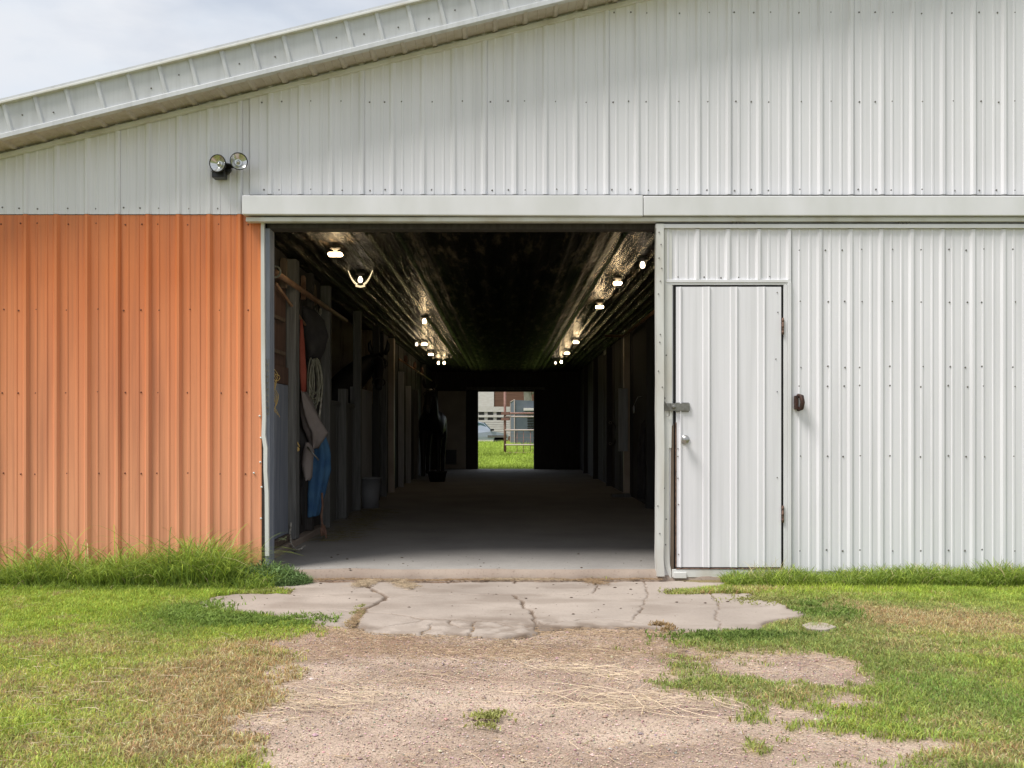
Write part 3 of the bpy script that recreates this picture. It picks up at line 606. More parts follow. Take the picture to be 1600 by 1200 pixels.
# pipe rail with loops and wooden pegs
pr_ = thing('pipe_rail', 'copper coloured pipe rail with pegs along the upper left aisle wall', 'rail', (-1.8, 8.0, 2.3))
a = P(430, 425, 7.75); b_ = P(536, 492, 11.0); zr = a[2]
mb = MB(); mb.tube([(a[0], 7.75, zr), (a[0] + .01, 9.4, zr - .01), (b_[0], 11.2, zr)], .024, 10); mb.build('pipe', M['copper'], pr_)
mb = MB(); q = [(a[0] + .045 * math.cos(u), 7.74, zr + .045 * math.sin(u)) for u in np.linspace(0, 6.28, 17)]; mb.tube(q, .008, 6); mb.build('loop', M['rope_grey'], pr_)
for (yy, h0, h1, k, w_) in ((8.2, -.06, .17, 'wood', .03), (9.0, -.05, .15, 'leather', .022), (9.5, -.04, .14, 'wood', .026), (10.3, -.02, .1, 'wood', .016)):
    mb = MB(); xx = a[0] - .04; mb.prism([(xx - w_, zr + h0), (xx + w_, zr + h0), (xx + w_, zr + h1), (xx + w_ * .6, zr + h1 + .025), (xx - w_ * .6, zr + h1 + .025), (xx - w_, zr + h1)], yy, yy + .035); mb.build('peg', M[k], pr_, .004)
mb = MB(); mb.tube([(a[0] - .03, 7.9, zr - .07), (a[0] - .05, 9.3, zr - .30), (a[0] - .02, 10.2, zr - .32)], .012, 8); mb.build('lower_rod', M['copper'], pr_)
pr2 = thing('pipe_rail', 'thin rail with small hooks high on the far left wall above the standing horse', 'rail', (-1.82, 17, 2.1))
mb = MB(); p1, p2 = P(622, 560, 16.2), P(688, 596, 25.0); z2 = wz(572, 18); mb.tube([(-1.8, 16.3, 2.32), (-1.8, 23.5, 2.32)], .016, 8); mb.build('pipe', M['copper'], pr2)
for yy in (17.3, 19.0, 20.6): mb = MB(); mb.lathe([(0, 0), (.04, 0), (.03, .10), (.012, .13), (0, .13)], (-1.8, yy, 2.34), (0, 0, 1), 10); mb.build('hook', M['leather'], pr2)
# dark bag / saddle blanket
o = hang([(468, 490, 483), (464, 505, 500), (465, 510, 525), (470, 506, 548), (478, 497, 562)], 9.3, .16, folds=4, amp=.10, seed=2).build('saddle_blanket', M['coat_dark']); tag(o, 'black saddle blanket bundle hanging below the pipe rail', 'blanket')
o = hang([(470, 473, 500), (468, 476, 540), (468, 478, 580), (470, 478, 612)], 8.95, .04, folds=3, amp=.15, seed=4).build('red_cloth', M['red_cloth']); tag(o, 'faded red cloth strip hanging under the black saddle blanket', 'cloth')
t_ = thing('bridle', 'bridle of thin dark straps and a metal ring hanging from the pipe rail pegs', 'bridle', P(463, 470, 8.9))
mb = MB(); mb.tube([P(464, 462, 8.8), P(462, 490, 8.8), P(460, 530, 8.78), P(461, 560, 8.78)], .006, 5); mb.build('cheek_strap', M['rope_grey'], t_)
mb = MB(); mb.tube([P(466, 455, 8.9), P(470, 480, 8.9), P(466, 500, 8.88), P(463, 478, 8.86)], .006, 5); mb.build('rein_loop', M['leather_dark'], t_)
mb = MB(); mb.tube([P(462 + 3 * math.cos(u), 461 + 3 * math.sin(u), 8.8) for u in np.linspace(0, 6.283, 14)], .004, 5); mb.build('ring', M['steel'], t_)
t_ = thing('lead_line', 'pale looped line draped below the pipe rail behind the bridle', 'rope', P(493, 480, 9.6))
for k in range(3): mb = MB(); mb.tube([P(489 + k * 3, 478, 9.6), P(490 + k * 3, 492, 9.6), P(493 + k * 3, 496, 9.6), P(498 + k * 2, 490, 9.6), P(500 + k, 482, 9.6)], .004, 5); mb.build('rope_loop', M['rope'], t_)
# grey rope coils
t_ = thing('rope_coil', 'bundle of grey green rope loops hanging beside the red cloth', 'rope', P(490, 620, 9.15))
for k in range(11):
    x0_ = random.uniform(481, 489); x1_ = x0_ + random.uniform(6, 16); yb_ = random.uniform(612, 645); y0_ = random.uniform(559, 565); dd = 9.1 + random.uniform(-.06, .06); mb = MB()
    pts = []
    for u in np.linspace(0, 1, 15):
        ang = u * 2 * math.pi; cx = (x0_ + x1_) / 2 + (x1_ - x0_) / 2 * math.sin(ang) * (1.15 - .3 * math.cos(ang)); cy = (y0_ + yb_) / 2 - (yb_ - y0_) / 2 * math.cos(ang); pts.append(P(cx, cy, dd + .02 * math.sin(ang * 2)))
    mb.tube(pts, .0065, 6); mb.build('rope_loop', M['rope_grey'], t_)
mb = MB(); mb.tube([P(503, 595, 9.2), P(502, 625, 9.2), P(499, 650, 9.2), P(500, 662, 9.2)], .010, 6); mb.build('rope_tail', M['rope'], t_)
# taupe jacket with flared skirt
o = hang([(472, 478, 612), (470, 488, 630), (471, 497, 650), (475, 507, 668), (480, 512, 676), (484, 504, 690), (489, 496, 700)], 9.0, .10, folds=5, amp=.13, seed=7).build('jacket', M['coat']); tag(o, 'taupe canvas jacket hanging in a pointed fold over the blue jeans', 'jacket')
o = hang([(478, 484, 692), (474, 490, 705), (472, 488, 725), (475, 487, 745), (477, 484, 750)], 8.85, .07, folds=2, amp=.1, seed=12).build('jacket_sleeve', M['coat']); tag(o, 'rolled brown leather gaiter hanging in front of the blue jeans', 'gaiter')
o = hang([(463, 468, 668), (461, 475, 680), (462, 484, 700), (464, 474, 730), (466, 472, 758)], 8.95, .08, folds=3, amp=.14, seed=9).build('vest', M['coat_dark']); tag(o, 'dark crumpled vest hanging behind the white cane', 'vest')
o = hang([(493, 506, 672), (490, 512, 695), (484, 515, 715), (482, 514, 735), (481, 509, 755), (480, 504, 780), (480, 499, 800), (481, 497, 806)], 9.35, .09, folds=5, amp=.16, seed=5).build('jeans', M['denim']); tag(o, 'blue denim jeans hanging on the left wall of the entrance', 'jeans')
# white cane and riding crop
mb = MB(); mb.tube([P(463, 612, 8.7), P(463.5, 640, 8.7), P(465, 660, 8.68), P(464.5, 667, 8.68)], [.007, .009, .013, .010], 8); tag(mb.build('white_cane', M['plastic_white']), 'short white stick hanging upright beside the dark vest', 'stick')
mb = MB(); mb.tube([P(480, 698, 8.75), P(498, 719, 8.75)], .008, 8); tag(mb.build('metal_rod', M['steel']), 'thin shiny metal rod poking slantwise across the jeans', 'rod')
# lead rope reaching the floor
mb = MB(); pts = [P(458, 690, 8.65), P(462, 697, 8.62), P(460, 720, 8.6), P(459, 760, 8.6), P(456, 800, 8.6), P(453, 835, 8.45), P(455, 850, 8.3), P(462, 859, 8.1), P(470, 858, 8.05), P(476, 853, 8.15)]
mb.tube(pts, .009, 8); tag(mb.build('lead_rope', M['rope']), 'pale lead rope hanging down the wall and curling on the floor', 'rope')
mb = MB(); mb.lathe([(0, -.02), (.02, -.02), (.024, 0), (.02, .02), (0, .02)], P(464, 702, 8.6), (.3, -1, .2), 10); mb.tube([P(458, 692, 8.6), P(464, 690, 8.58), P(468, 698, 8.6)], .006, 6); tag(mb.build('snap_hook', M['twine']), 'yellow and steel snap clip at the top of the pale rope', 'clip')
# frayed strap
t_ = thing('strap', 'brown leather strap with a split frayed end beside the jeans', 'strap', P(505, 840, 9.0))
mb = MB(); mb.tube([P(503, 770, 9.1), P(504, 790, 9.1), P(502, 808, 9.1), P(504, 822, 9.05)], .011, 6); mb.build('strap_body', M['leather'], t_)
for dxq, yb_ in ((-2, 838), (1, 836), (4, 841)): mb = MB(); mb.tube([P(504, 820, 9.05), P(504 + dxq, 828, 9.04), P(505 + dxq * 1.2, yb_, 9.03)], [.010, .014, .010], 6); mb.build('strap_end', M['leather'], t_)
mb = MB(); mb.lathe([(0, 0), (.015, 0), (.017, .012), (0, .015)], P(504, 845, 9.0), (0, -1, .3), 10); mb.build('buckle', M['steel'], t_)
mb = MB(); mb.tube([P(464, 762, 8.9), P(465, 790, 8.9), P(468, 835, 8.9)], .007, 6); mb.tube([P(471, 755, 8.95), P(470, 790, 8.95), P(472, 820, 8.95)], .007, 6); tag(mb.build('rein', M['leather_dark']), 'thin dark rein straps dangling behind the pale lead rope', 'rein')
# twine at the jamb and by the curb
mb = MB()
for k in range(7):
    pts = []; x0_ = 424 + k * 1.0
    for i in range(12): pts.append(P(x0_ + 3.5 * math.sin(i * 1.3 + k) + (i * .35), 577 + i * (5 + k * .3), 7.6))
    mb.tube(pts, .0022, 5)
mb.tube([P(432 + 5 * math.cos(u), 590 + 5 * math.sin(u), 7.58) for u in np.linspace(0, 6, 12)], .003, 5)
tag(mb.build('baling_twine', M['twine']), 'tangle of yellow baling twine hanging by the grey door jamb', 'twine')
t_ = thing('twine_loops', 'pale green twine loops lying on the curb beside the blue panel', 'twine', P(441, 848, 8.0))
for k in range(6):
    mb = MB(); a0 = random.uniform(0, 3); pts = [P(441 + 7 * math.cos(a0 + u * (1 + .2 * k)), 848 - 5 * abs(math.sin(a0 + u)) - k, 8.0 + .05 * k) for u in np.linspace(0, 2.6, 10)]; mb.tube(pts, .003, 5); mb.build('strand', M['twine_green'], t_)
# bucket, feed tub
def bucket(name, c, r0, r1, h, mt, label, cat):
    t_ = thing(name, label, cat, c); mb = MB(); mb.lathe([(0, .005), (r0, .0), (r0 * .5 + r1 * .5, h * .5), (r1, h * .96), (r1 + .012, h * .96), (r1 + .012, h), (r1 - .006, h), (r0 - .008, .02), (0, .02)], c, (0, 0, 1), 28); mb.build('body', mt, t_)
    mb = MB(); q = [(c[0] + (r1 + .014) * math.cos(u), c[1] - (r1 + .014) * .35 * math.sin(u) - .02, c[2] + h * .95 - .6 * r1 * math.sin(u)) for u in np.linspace(0, math.pi, 13)]; mb.tube(q, .004, 6); mb.build('handle', M['steel'], t_); return t_
bucket('bucket', (-1.80, 12.75, FZ), .115, .14, .40, M['bucket'], 'plain grey bucket standing by the grey stall door', 'bucket')
tb = thing('feed_tub', 'low black rubber feed tub on the floor below the standing horse', 'feed tub', (wx(683, 19.2), 19.2, FZ))
mb = MB(); mb.lathe([(0, .01), (.15, 0), (.19, .18), (.205, .2), (.19, .205), (.14, .03), (0, .03)], (wx(683, 19.2), 19.2, FZ), (0, 0, 1), 26); mb.build('body', M['tub'], tb)
# right side: small shiny bits
mb = MB(); mb.lathe([(0, 0), (.012, 0), (.014, .09), (.008, .11), (0, .11)], (RX - .12, 13.7, 1.36), (0, 0, 1), 10); mb.tube([(RX - .12, 13.7, 1.47), (RX - .06, 13.7, 1.6), (RX - .0, 13.7, 1.6)], .004, 5); tag(mb.build('bottle', M['plastic_white']), 'small pale spray bottle hanging on the dark right wall', 'bottle')
t_ = thing('halter', 'dark halter with steel rings hanging on the far right wall', 'halter', (RX - .05, 17.0, 1.3))
mb = MB(); q = [(RX - .06 - .07 * math.sin(u), 17.0, 1.05 + .2 * math.cos(u)) for u in np.linspace(0, 6.283, 20)]; mb.tube(q, .011, 6); mb.build('strap_loop', M['leather_dark'], t_)
for zz in (1.25, .88): mb = MB(); q = [(RX - .10 + .022 * math.cos(u), 16.97, zz + .022 * math.sin(u)) for u in np.linspace(0, 6.283, 14)]; mb.tube(q, .005, 6); mb.build('ring', M['steel'], t_)
o = loft([(1.30, 1.93, 12.9, .02, .05), (1.2, 1.88, 12.9, .05, .09), (.9, 1.85, 12.9, .07, .13), (.5, 1.86, 12.9, .08, .15), (.2, 1.86, 12.9, .09, .16)], folds=5, amp=.14, seed=3).build('tarp', M['coat_dark']); tag(o, 'dark tarp hanging on the right wall just inside the sliding door', 'tarp')

# ------------------------------------------------------------------ horses
def skin_mesh(name, V, E, Rd, material, root=0, lvl=2):
    me = bpy.data.meshes.new(name); me.from_pydata(V, E, []); o = bpy.data.objects.new(name, me); COL.objects.link(o)
    sk = o.modifiers.new('skin', 'SKIN'); sk.use_smooth_shade = True
    for i, r_ in enumerate(Rd): me.skin_vertices[0].data[i].radius = r_ if isinstance(r_, tuple) else (r_, r_)
    me.skin_vertices[0].data[root].use_root = True
    ss = o.modifiers.new('sub', 'SUBSURF'); ss.levels = lvl; ss.render_levels = lvl
    bpy.context.view_layer.update(); dg = bpy.context.evaluated_depsgraph_get()
    m2 = bpy.data.meshes.new_from_object(o.evaluated_get(dg)); bpy.data.objects.remove(o); m2.materials.clear(); m2.materials.append(material)
    o2 = bpy.data.objects.new(name, m2); COL.objects.link(o2); return o2
def horse(label, loc, yaw, neck, scale=1.0, name='horse'):
    """local +x forward; neck = list of neck1, neck2, poll, cheek, nose, muzzle points"""
    V = [(-.72, 0, 1.28), (-.35, 0, 1.26), (.0, 0, 1.20), (.36, 0, 1.22), (.58, 0, 1.27)]; Rd = [(.27, .27), (.26, .27), (.29, .30), (.26, .29), (.19, .23)]
    E = [(0, 1), (1, 2), (2, 3), (3, 4)]
    nr = [(.17, .24), (.14, .19), (.10, .12), (.085, .11), (.065, .075), (.055, .055)]; prev = 4
    for p, r_ in zip(neck, nr): V.append(p); Rd.append(r_); E.append((prev, len(V) - 1)); prev = len(V) - 1
    for s_ in (-1, 1):
        b0 = len(V); V += [(-.74, s_ * .13, 1.12), (-.60, s_ * .17, .92), (-.88, s_ * .17, .55), (-.84, s_ * .17, .17), (-.80, s_ * .17, .04)]; Rd += [.17, .12, .058, .045, .055]; E += [(0, b0)] + [(b0 + i, b0 + i + 1) for i in range(4)]
        b0 = len(V); V += [(.46, s_ * .15, 1.0), (.48, s_ * .16, .78), (.48, s_ * .16, .50), (.48, s_ * .16, .16), (.52, s_ * .16, .04)]; Rd += [.12, .08, .055, .042, .053]; E += [(3, b0)] + [(b0 + i, b0 + i + 1) for i in range(4)]
    body = skin_mesh(name, V, E, Rd, M['horse'])
    poll = Vector(neck[2]); cheek = Vector(neck[3]); fwd = (cheek - poll); fwd.z = 0; fwd.normalize(); side = Vector((-fwd.y, fwd.x, 0))
    ears, eyes, bands = [], [], []
    for s_ in (-1, 1):
        mb = MB(); b = poll + side * s_ * .085 + Vector((0, 0, .07)); mb.tube([b, b + Vector((0, 0, .07)) + side * s_ * .035 + fwd * .01, b + Vector((0, 0, .15)) + side * s_ * .045 + fwd * .02, b + Vector((0, 0, .20)) + side * s_ * .03 + fwd * .03], [.030, .038, .026, .004], 8); ears.append(mb.build('ear', M['horse']))
    mb = MB(); pts = [Vector(p) for p in [(.35, 0, 1.48)] + [tuple(n_) for n_ in neck[:3]]]
    for i in range(26):
        u = i / 25 * (len(pts) - 1.001); j = int(u); p = pts[j].lerp(pts[j + 1], u - j); p = p - fwd * (.13 if j else .05) + Vector((0, 0, .10))
        q = p + side * .10 + Vector((0, 0, -.22 - .05 * random.random())); mb.tube([p, p.lerp(q, .5) + side * .05, q], [.022, .022, .004], 5)
    mane = mb.build('mane', M['mane'])
    mb = MB()
    for k in range(9): a_ = random.uniform(-.03, .03); mb.tube([(-.97, a_ * .5, 1.36), (-1.08, a_, 1.2), (-1.12, a_ * 1.6, .85), (-1.08, a_ * 1.3, .5 + random.random() * .1)], [.02, .028, .024, .004], 6)
    tail = mb.build('tail', M['mane'])
    for s_ in (-1, 1):
        mb = MB(); c_ = poll.lerp(cheek, .95) + side * s_ * .085; mb.lathe([(0, -.014), (.014, -.008), (.018, 0), (.014, .008), (0, .014)], c_, tuple(side * s_), 10); eyes.append(mb.build('eye', M['black']))
    mz = Vector(neck[5]); ns = Vector(neck[4]); mb = MB(); ax = (mz - ns).normalized()
    for c_, r_ in ((ns.lerp(mz, .1), .085), (Vector(neck[2]).lerp(Vector(neck[3]), .6), .118)):
        mb = MB(); u_ = ax.orthogonal().normalized(); v_ = ax.cross(u_); mb.tube([c_ + (u_ * math.cos(t0) + v_ * math.sin(t0)) * r_ for t0 in np.linspace(0, 6.283, 20)], .009, 5); bands.append(mb.build('halter_band', M['leather_dark']))
    body['label'] = label; body['category'] = 'horse'
    for c_ in (*ears, mane, tail, *eyes, *bands): c_.parent = body
    body.location = loc; body.rotation_euler = (0, 0, yaw); body.scale = (scale,) * 3
    return body
# standing horse facing the camera (forward = -y)
horse('black horse standing by the left wall facing out, above the feed tub', (wx(674, 20.6), 20.9, FZ), R(-90), [(.74, .02, 1.48), (.86, .03, 1.70), (.95, .02, 1.84), (1.08, .0, 1.72), (1.22, -.01, 1.50), (1.29, -.01, 1.37)], 1.0)
# horse in the stall, head up and turned to the aisle
horse('black horse with raised head looking over the grey stall door', (-3.0, 12.9, FZ), R(30), [(.90, .0, 1.66), (1.15, .0, 1.90), (1.39, .0, 2.03), (1.33, -.16, 1.93), (1.25, -.34, 1.70), (1.21, -.43, 1.58)], 1.0)

# ------------------------------------------------------------------ beyond the rear door
def gz(x, y):        # ground height
    z = .0 + .010 * (vnoise(np.asarray(x) * 1.7, np.asarray(y) * 1.7, 3) - .5) + .006 * (vnoise(np.asarray(x) * 6, np.asarray(y) * 6, 5) - .5)
    t_ = np.clip((np.asarray(y) - 27) / 25, 0, 1); z = z + .34 * t_ * t_ * (3 - 2 * t_)
    return z
M['silver'] = mat('silver_paint', (.42, .46, .52), .28, .6); M['car_glass'] = mat('car_glass', (.10, .16, .18), .08, 0); M['tyre'] = mat('tyre', (.02, .02, .02), .8)
M['trailer'] = mat('trailer_white', (.66, .63, .60), .5, c2=(.58, .54, .50), scale=3, stretch=(1, 1, 3)); M['slot'] = mat('slot_dark', (.02, .018, .015), .8)
M['brown_wall'] = mat('brown_building', (.115, .055, .033), .8, c2=(.16, .08, .05), scale=2, stretch=(.5, .5, 6)); M['pipe_rust'] = mat('rusty_pipe', (.17, .075, .055), .7, c2=(.26, .14, .11), scale=12)
M['shed'] = mat('grey_shed', (.085, .105, .125), .6, c2=(.12, .14, .16), scale=2); M['pipe_pale'] = mat('pale_pipe', (.45, .37, .33), .6)
M['bark'] = mat('pale_bark', (.45, .43, .36), .9, c2=(.3, .28, .22), scale=6, bump=.5); 
# building far behind
by = 66; b2 = thing('outbuilding', 'brown walled building with a white end seen through the rear door', 'building', (0, by, .34))
mb = MB(); mb.box(wx(772, by), wx(860, by), by, by + 6, .3, wz(560, by)); mb.build('brown_wall', M['brown_wall'], b2)
mb = MB(); mb.box(wx(700, by), wx(772, by) - .01, by - .05, by + 6, .3, wz(560, by)); mb.build('white_wall', M['trailer'], b2)
mb = MB(); mb.box(wx(695, by), wx(865, by), by - .4, by + 6.4, wz(560, by) + .01, wz(560, by) + .2); mb.build('roof', M['fascia'], b2)
# stock trailer
ty = 58; tr = thing('stock_trailer', 'white livestock trailer with two rows of slots behind the car', 'trailer', (wx(760, ty), ty, .34))
x0_, x1_ = wx(690, ty), wx(803, ty); z0_, z1_ = .75, wz(637, ty)
rows_ = [(wz(657, ty), wz(652, ty)), (wz(648.5, ty), wz(643.5, ty))]
mb = MB(); mb.box(x0_, x1_, ty + .05, ty + 2.2, z0_, z1_); 
zz = z0_
while zz < rows_[0][0] - .1: mb.box(x0_, x1_, ty + .0, ty + .049, zz + .015, zz + .125); zz += .14
for (za, zb_) in ((rows_[0][1] , rows_[1][0]), (rows_[1][1], z1_ + .06)): mb.box(x0_, x1_, ty - .02, ty + .049, za, zb_)
mb.build('body', M['trailer'], tr)
mb = MB()
for za, zb_ in rows_:
    px = 692
    while px < 803: mb.box(wx(px, ty), wx(px + 8.5, ty), ty + .01, ty + .048, za + .001, zb_ - .001); px += 14
mb.build('slots', M['slot'], tr)
for px in (715, 730):
    mb = MB(); mb.lathe([(0, 0), (.36, 0), (.38, .05), (.38, .2), (0, .22)], (wx(px, ty), ty + .15, .68), (0, -1, 0), 24); mb.build('wheel', M['tyre'], tr)
# car (faces right, only its nose shows)
cy = 52; s_ = cy / 1500; cr_ = thing('car', 'silver car parked in front of the white livestock trailer', 'car', (wx(750, cy), cy, .34))
out = [(wx(793, cy), .62), (wx(794, cy), .82), (wx(790, cy), .93), (wx(768, cy), 1.06), (wx(755, cy), 1.52), (wx(735, cy), 1.72), (wx(700, cy), 1.72), (wx(680, cy), 1.25), (wx(664, cy), 1.15), (wx(662, cy), .62)]
# body lofted across its width: lower body full width, cabin narrower
def car_sec(y, inset_top, zs=1): return [(x, y + 0, z) for x, z in out]
mb = MB(); secs = [(cy, .90, .94), (cy + .12, 1, 1), (cy + 1.6, 1, 1), (cy + 1.72, .90, .94)]; n = len(out); vs = []
cxm = sum(p[0] for p in out) / n
for y_, k1, k2 in secs:
    for x_, z_ in out: vs.append((cxm + (x_ - cxm) * (k1 * .04 + .96), y_ + (.18 if z_ > 1.2 and y_ < cy + 1 else (-.18 if z_ > 1.2 else 0)), .62 + (z_ - .62) * k2))
fs = [(j * n + i, j * n + (i + 1) % n, (j + 1) * n + (i + 1) % n, (j + 1) * n + i) for j in range(3) for i in range(n)] + [tuple(range(n)), tuple(range(4 * n - 1, 3 * n - 1, -1))]
mb.add(vs, fs, 0, False); mb.build('body', M['silver'], cr_, .03)
mb = MB(); mb.prism([(wx(766, cy), 1.09), (wx(755, cy), 1.47), (wx(737, cy), 1.62), (wx(737, cy), 1.09)], cy + .10, cy + .125); mb.build('side_window', M['car_glass'], cr_)
mb = MB(); mb.prism([(wx(767.5, cy), 1.09), (wx(769, cy), 1.09), (wx(757, cy), 1.53), (wx(755.5, cy), 1.51)], cy + .3, cy + 1.4); mb.build('windscreen', M['car_glass'], cr_)
mb = MB(); mb.box(wx(766, cy), wx(772, cy), cy - .12, cy + .05, 1.08, 1.19); mb.build('wing_mirror', M['black'], cr_, .02)
mb = MB(); mb.box(wx(762, cy), wx(792, cy), cy - .02, cy + .02, .72, .84); mb.build('side_moulding', M['screw'], cr_)
for px in (685, 780):
    mb = MB(); c_ = (wx(px, cy), cy + .2, .50); mb.lathe([(0, 0), (.30, 0), (.32, .04), (.32, .2), (0, .2)], c_, (0, -1, 0), 22); wv = mb.build('wheel', M['tyre'], cr_)
# rusty pipe fence and gate
fy = 37; fn = thing('pipe_fence', 'rusty pipe fence with a tall post and wire mesh beyond the rear door', 'fence', (wx(789, fy), fy, .15))
mb = MB(); mb.tube([(wx(789, fy), fy, -.1), (wx(789, fy), fy, wz(600, fy))], .05, 10); mb.build('post', M['pipe_rust'], fn)
mb = MB(); mb.tube([(wx(880, fy), fy, -.1), (wx(880, fy), fy, wz(640, fy))], .05, 10); mb.build('post', M['pipe_rust'], fn)
for py, k, rr in ((646, 'pipe_rust', .04), (651, 'pipe_pale', .03), (672, 'pipe_pale', .028), (695, 'pipe_pale', .028), (707.5, 'pipe_rust', .02)):
    mb = MB(); mb.tube([(wx(789, fy), fy - .03, wz(py, fy)), (wx(880, fy), fy - .03, wz(py, fy))], rr, 8); mb.build('rail', M[k], fn)
for py in (646, 655): mb = MB(); mb.box(wx(783, fy), wx(796, fy), fy - .09, fy - .04, wz(py + 2, fy), wz(py - 2, fy)); mb.build('bracket', M['pipe_rust'], fn)
mb = MB()
for px in (808, 818, 829, 840, 852, 866): mb.tube([(wx(px, fy), fy, wz(718, fy)), (wx(px, fy), fy, wz(672, fy))], .012, 5)
for py in (678, 684, 689): mb.tube([(wx(790, fy), fy, wz(py, fy)), (wx(880, fy), fy, wz(py, fy))], .006, 4)
mb.build('wire_mesh', M['pipe_rust'], fn)
# grey box shed
sy = 47; sh = thing('shed', 'tall narrow blue grey metal shed with white corner trim', 'shed', (wx(820, sy), sy, .3))
mb = MB(); mb.prism([(wx(804, sy), .3), (wx(850, sy), .3), (wx(850, sy), wz(627, sy)), (wx(804, sy), wz(625, sy))], sy, sy + 1.6); mb.build('wall', M['shed'], sh)
mb = MB(); mb.add([(wx(798, sy), sy + .9, .3), (wx(803.6, sy), sy, .3), (wx(803.6, sy), sy, wz(625, sy)), (wx(798, sy), sy + .9, wz(628, sy))], [(0, 1, 2, 3)]); mb.add([(wx(798, sy), sy + .93, .3), (wx(803.6, sy), sy + .03, .3), (wx(803.6, sy), sy + .03, wz(625, sy)), (wx(798, sy), sy + .93, wz(628, sy))], [(3, 2, 1, 0)]); mb.build('open_door', M['shed'], sh)
mb = MB(); mb.box(wx(803, sy), wx(804.6, sy), sy - .04, sy + .0, .3, wz(624, sy)); mb.box(wx(797, sy), wx(798.2, sy), sy + .85, sy + .92, .3, wz(628, sy)); mb.tube([(wx(797.5, sy), sy + .88, wz(627.5, sy)), (wx(804, sy), sy - .02, wz(624.5, sy))], .025, 6); mb.build('corner_trim', M['pipe_pale'], sh)
mb = MB()
for k in range(5): mb.box(wx(824, sy), wx(848, sy), sy - .04, sy - .001, wz(671 - k * 4, sy), wz(669 - k * 4, sy))
mb.build('vent_slats', M['slot'], sh)
mb = MB(); mb.box(wx(818, sy), wx(848, sy), sy - .5, sy - .05, wz(642, sy), wz(638, sy)); mb.build('shelf', M['trailer'], sh, .01)
# tree
tx_, tyy = wx(829, 56), 56; tr_ = thing('tree', 'pale trunked tree at the right edge of the rear doorway', 'tree', (tx_, tyy, .34))
mb = MB(); mb.tube([(tx_ + .05, tyy, .2), (tx_, tyy, 1.6), (tx_ - .15, tyy, 2.9), (tx_ - .3, tyy, 4.4), (tx_ - .2, tyy + .2, 6)], [.30, .27, .24, .16, .06], 12)
for k in range(8): a_ = k * 2.4; z_ = 3 + k * .35; mb.tube([(tx_ - .2, tyy, z_), (tx_ - .2 + math.cos(a_) * .9, tyy + math.sin(a_) * .9, z_ + .8), (tx_ - .2 + math.cos(a_) * 1.7, tyy + math.sin(a_) * 1.7, z_ + 1.3)], [.07, .045, .015], 7)
mb.build('trunk', M['bark'], tr_)
n = 5000; c_ = RNG.normal(0, 1, (n, 3)); c_ /= np.linalg.norm(c_, axis=1)[:, None]; c_ *= (RNG.random(n) ** .4)[:, None] * np.array([2.4, 2.4, 1.9]); keep = fbm(c_[:, 0] * 1.2 + 9, c_[:, 2] * 1.2 + c_[:, 1], 4) > .42; c_ = c_[keep]; n = len(c_)
c_ += np.array([tx_ - .2, tyy, 5.3]); u_ = RNG.normal(0, .07, (n, 3)); v_ = RNG.normal(0, .07, (n, 3)); V = np.stack([c_ - u_, c_ + v_, c_ + u_, c_ - v_], 1).reshape(-1, 3)
tint = np.repeat(np.array([.07, .11, .03]) * (0.7 + .7 * RNG.random((n, 1))), 4, 0)
M['leaf'] = attr_mat('leaves', .6, .25); o = npmesh('crown', V, np.arange(n * 4).reshape(n, 4), tint, M['leaf']); o.parent = tr_; o.matrix_parent_inverse = Matrix.Translation(-Vector(tr_.location))

# ------------------------------------------------------------------ apron slab with cracks
def G(px, py): return np.array(gp(px, py))
outline = [(299, 953), (336, 934), (380, 931), (447, 932), (447, 927), (400, 921), (411, 916), (467, 914), (600, 913), (800, 914), (1030, 913), (1124, 913), (1150, 914), (1120, 920), (1045, 928), (1052, 933), (1110, 932), (1176, 932), (1190, 940), (1215, 943), (1232, 955), (1264, 962), (1250, 970), (1215, 974), (1187, 989), (1120, 991), (1052, 987), (950, 984), (850, 988), (790, 1001), (740, 997), (662, 994), (610, 992), (542, 984), (501, 979), (411, 964)]
poly = np.array([G(*p) for p in outline])
cracks = [[(552, 992), (556, 972), (566, 958), (585, 950), (606, 937), (590, 930), (570, 916), (560, 906)],
          [(566, 962), (600, 963), (640, 968), (662, 974), (700, 973), (740, 975), (775, 976), (800, 978), (828, 984)],
          [(740, 975), (738, 985), (734, 1000)], [(662, 974), (630, 980), (600, 984)], [(676, 980), (664, 990), (655, 998)], [(700, 974), (705, 980), (716, 985), (738, 986)],
          [(802, 934), (812, 942), (818, 952), (830, 958), (834, 972), (840, 982), (838, 990)], [(800, 904), (803, 912), (806, 916)], [(628, 904), (640, 914), (645, 925)],
          [(447, 932), (470, 935), (512, 936)], [(932, 906), (934, 918), (926, 932)], [(775, 978), (800, 985), (860, 986)], [(850, 979), (920, 972), (985, 976), (1052, 987)], [(606, 937), (700, 934), (802, 934)], [(985, 976), (1000, 960), (1010, 935), (1008, 908)], [(1052, 933), (1000, 931), (930, 934), (840, 932)], [(834, 972), (850, 979)], [(560, 962), (520, 958), (470, 962)], [(1110, 932), (1125, 950), (1118, 968), (1130, 990)]]
step = .009
gx = np.arange(poly[:, 0].min() - .03, poly[:, 0].max() + .03, step); gy = np.arange(poly[:, 1].min() - .03, 7.16, step)
XX, YY = np.meshgrid(gx, gy)
def seg_dist(X, Y, a, b):
    d = b - a; t_ = np.clip(((X - a[0]) * d[0] + (Y - a[1]) * d[1]) / (d @ d + 1e-9), 0, 1); return np.hypot(X - a[0] - t_ * d[0], Y - a[1] - t_ * d[1])
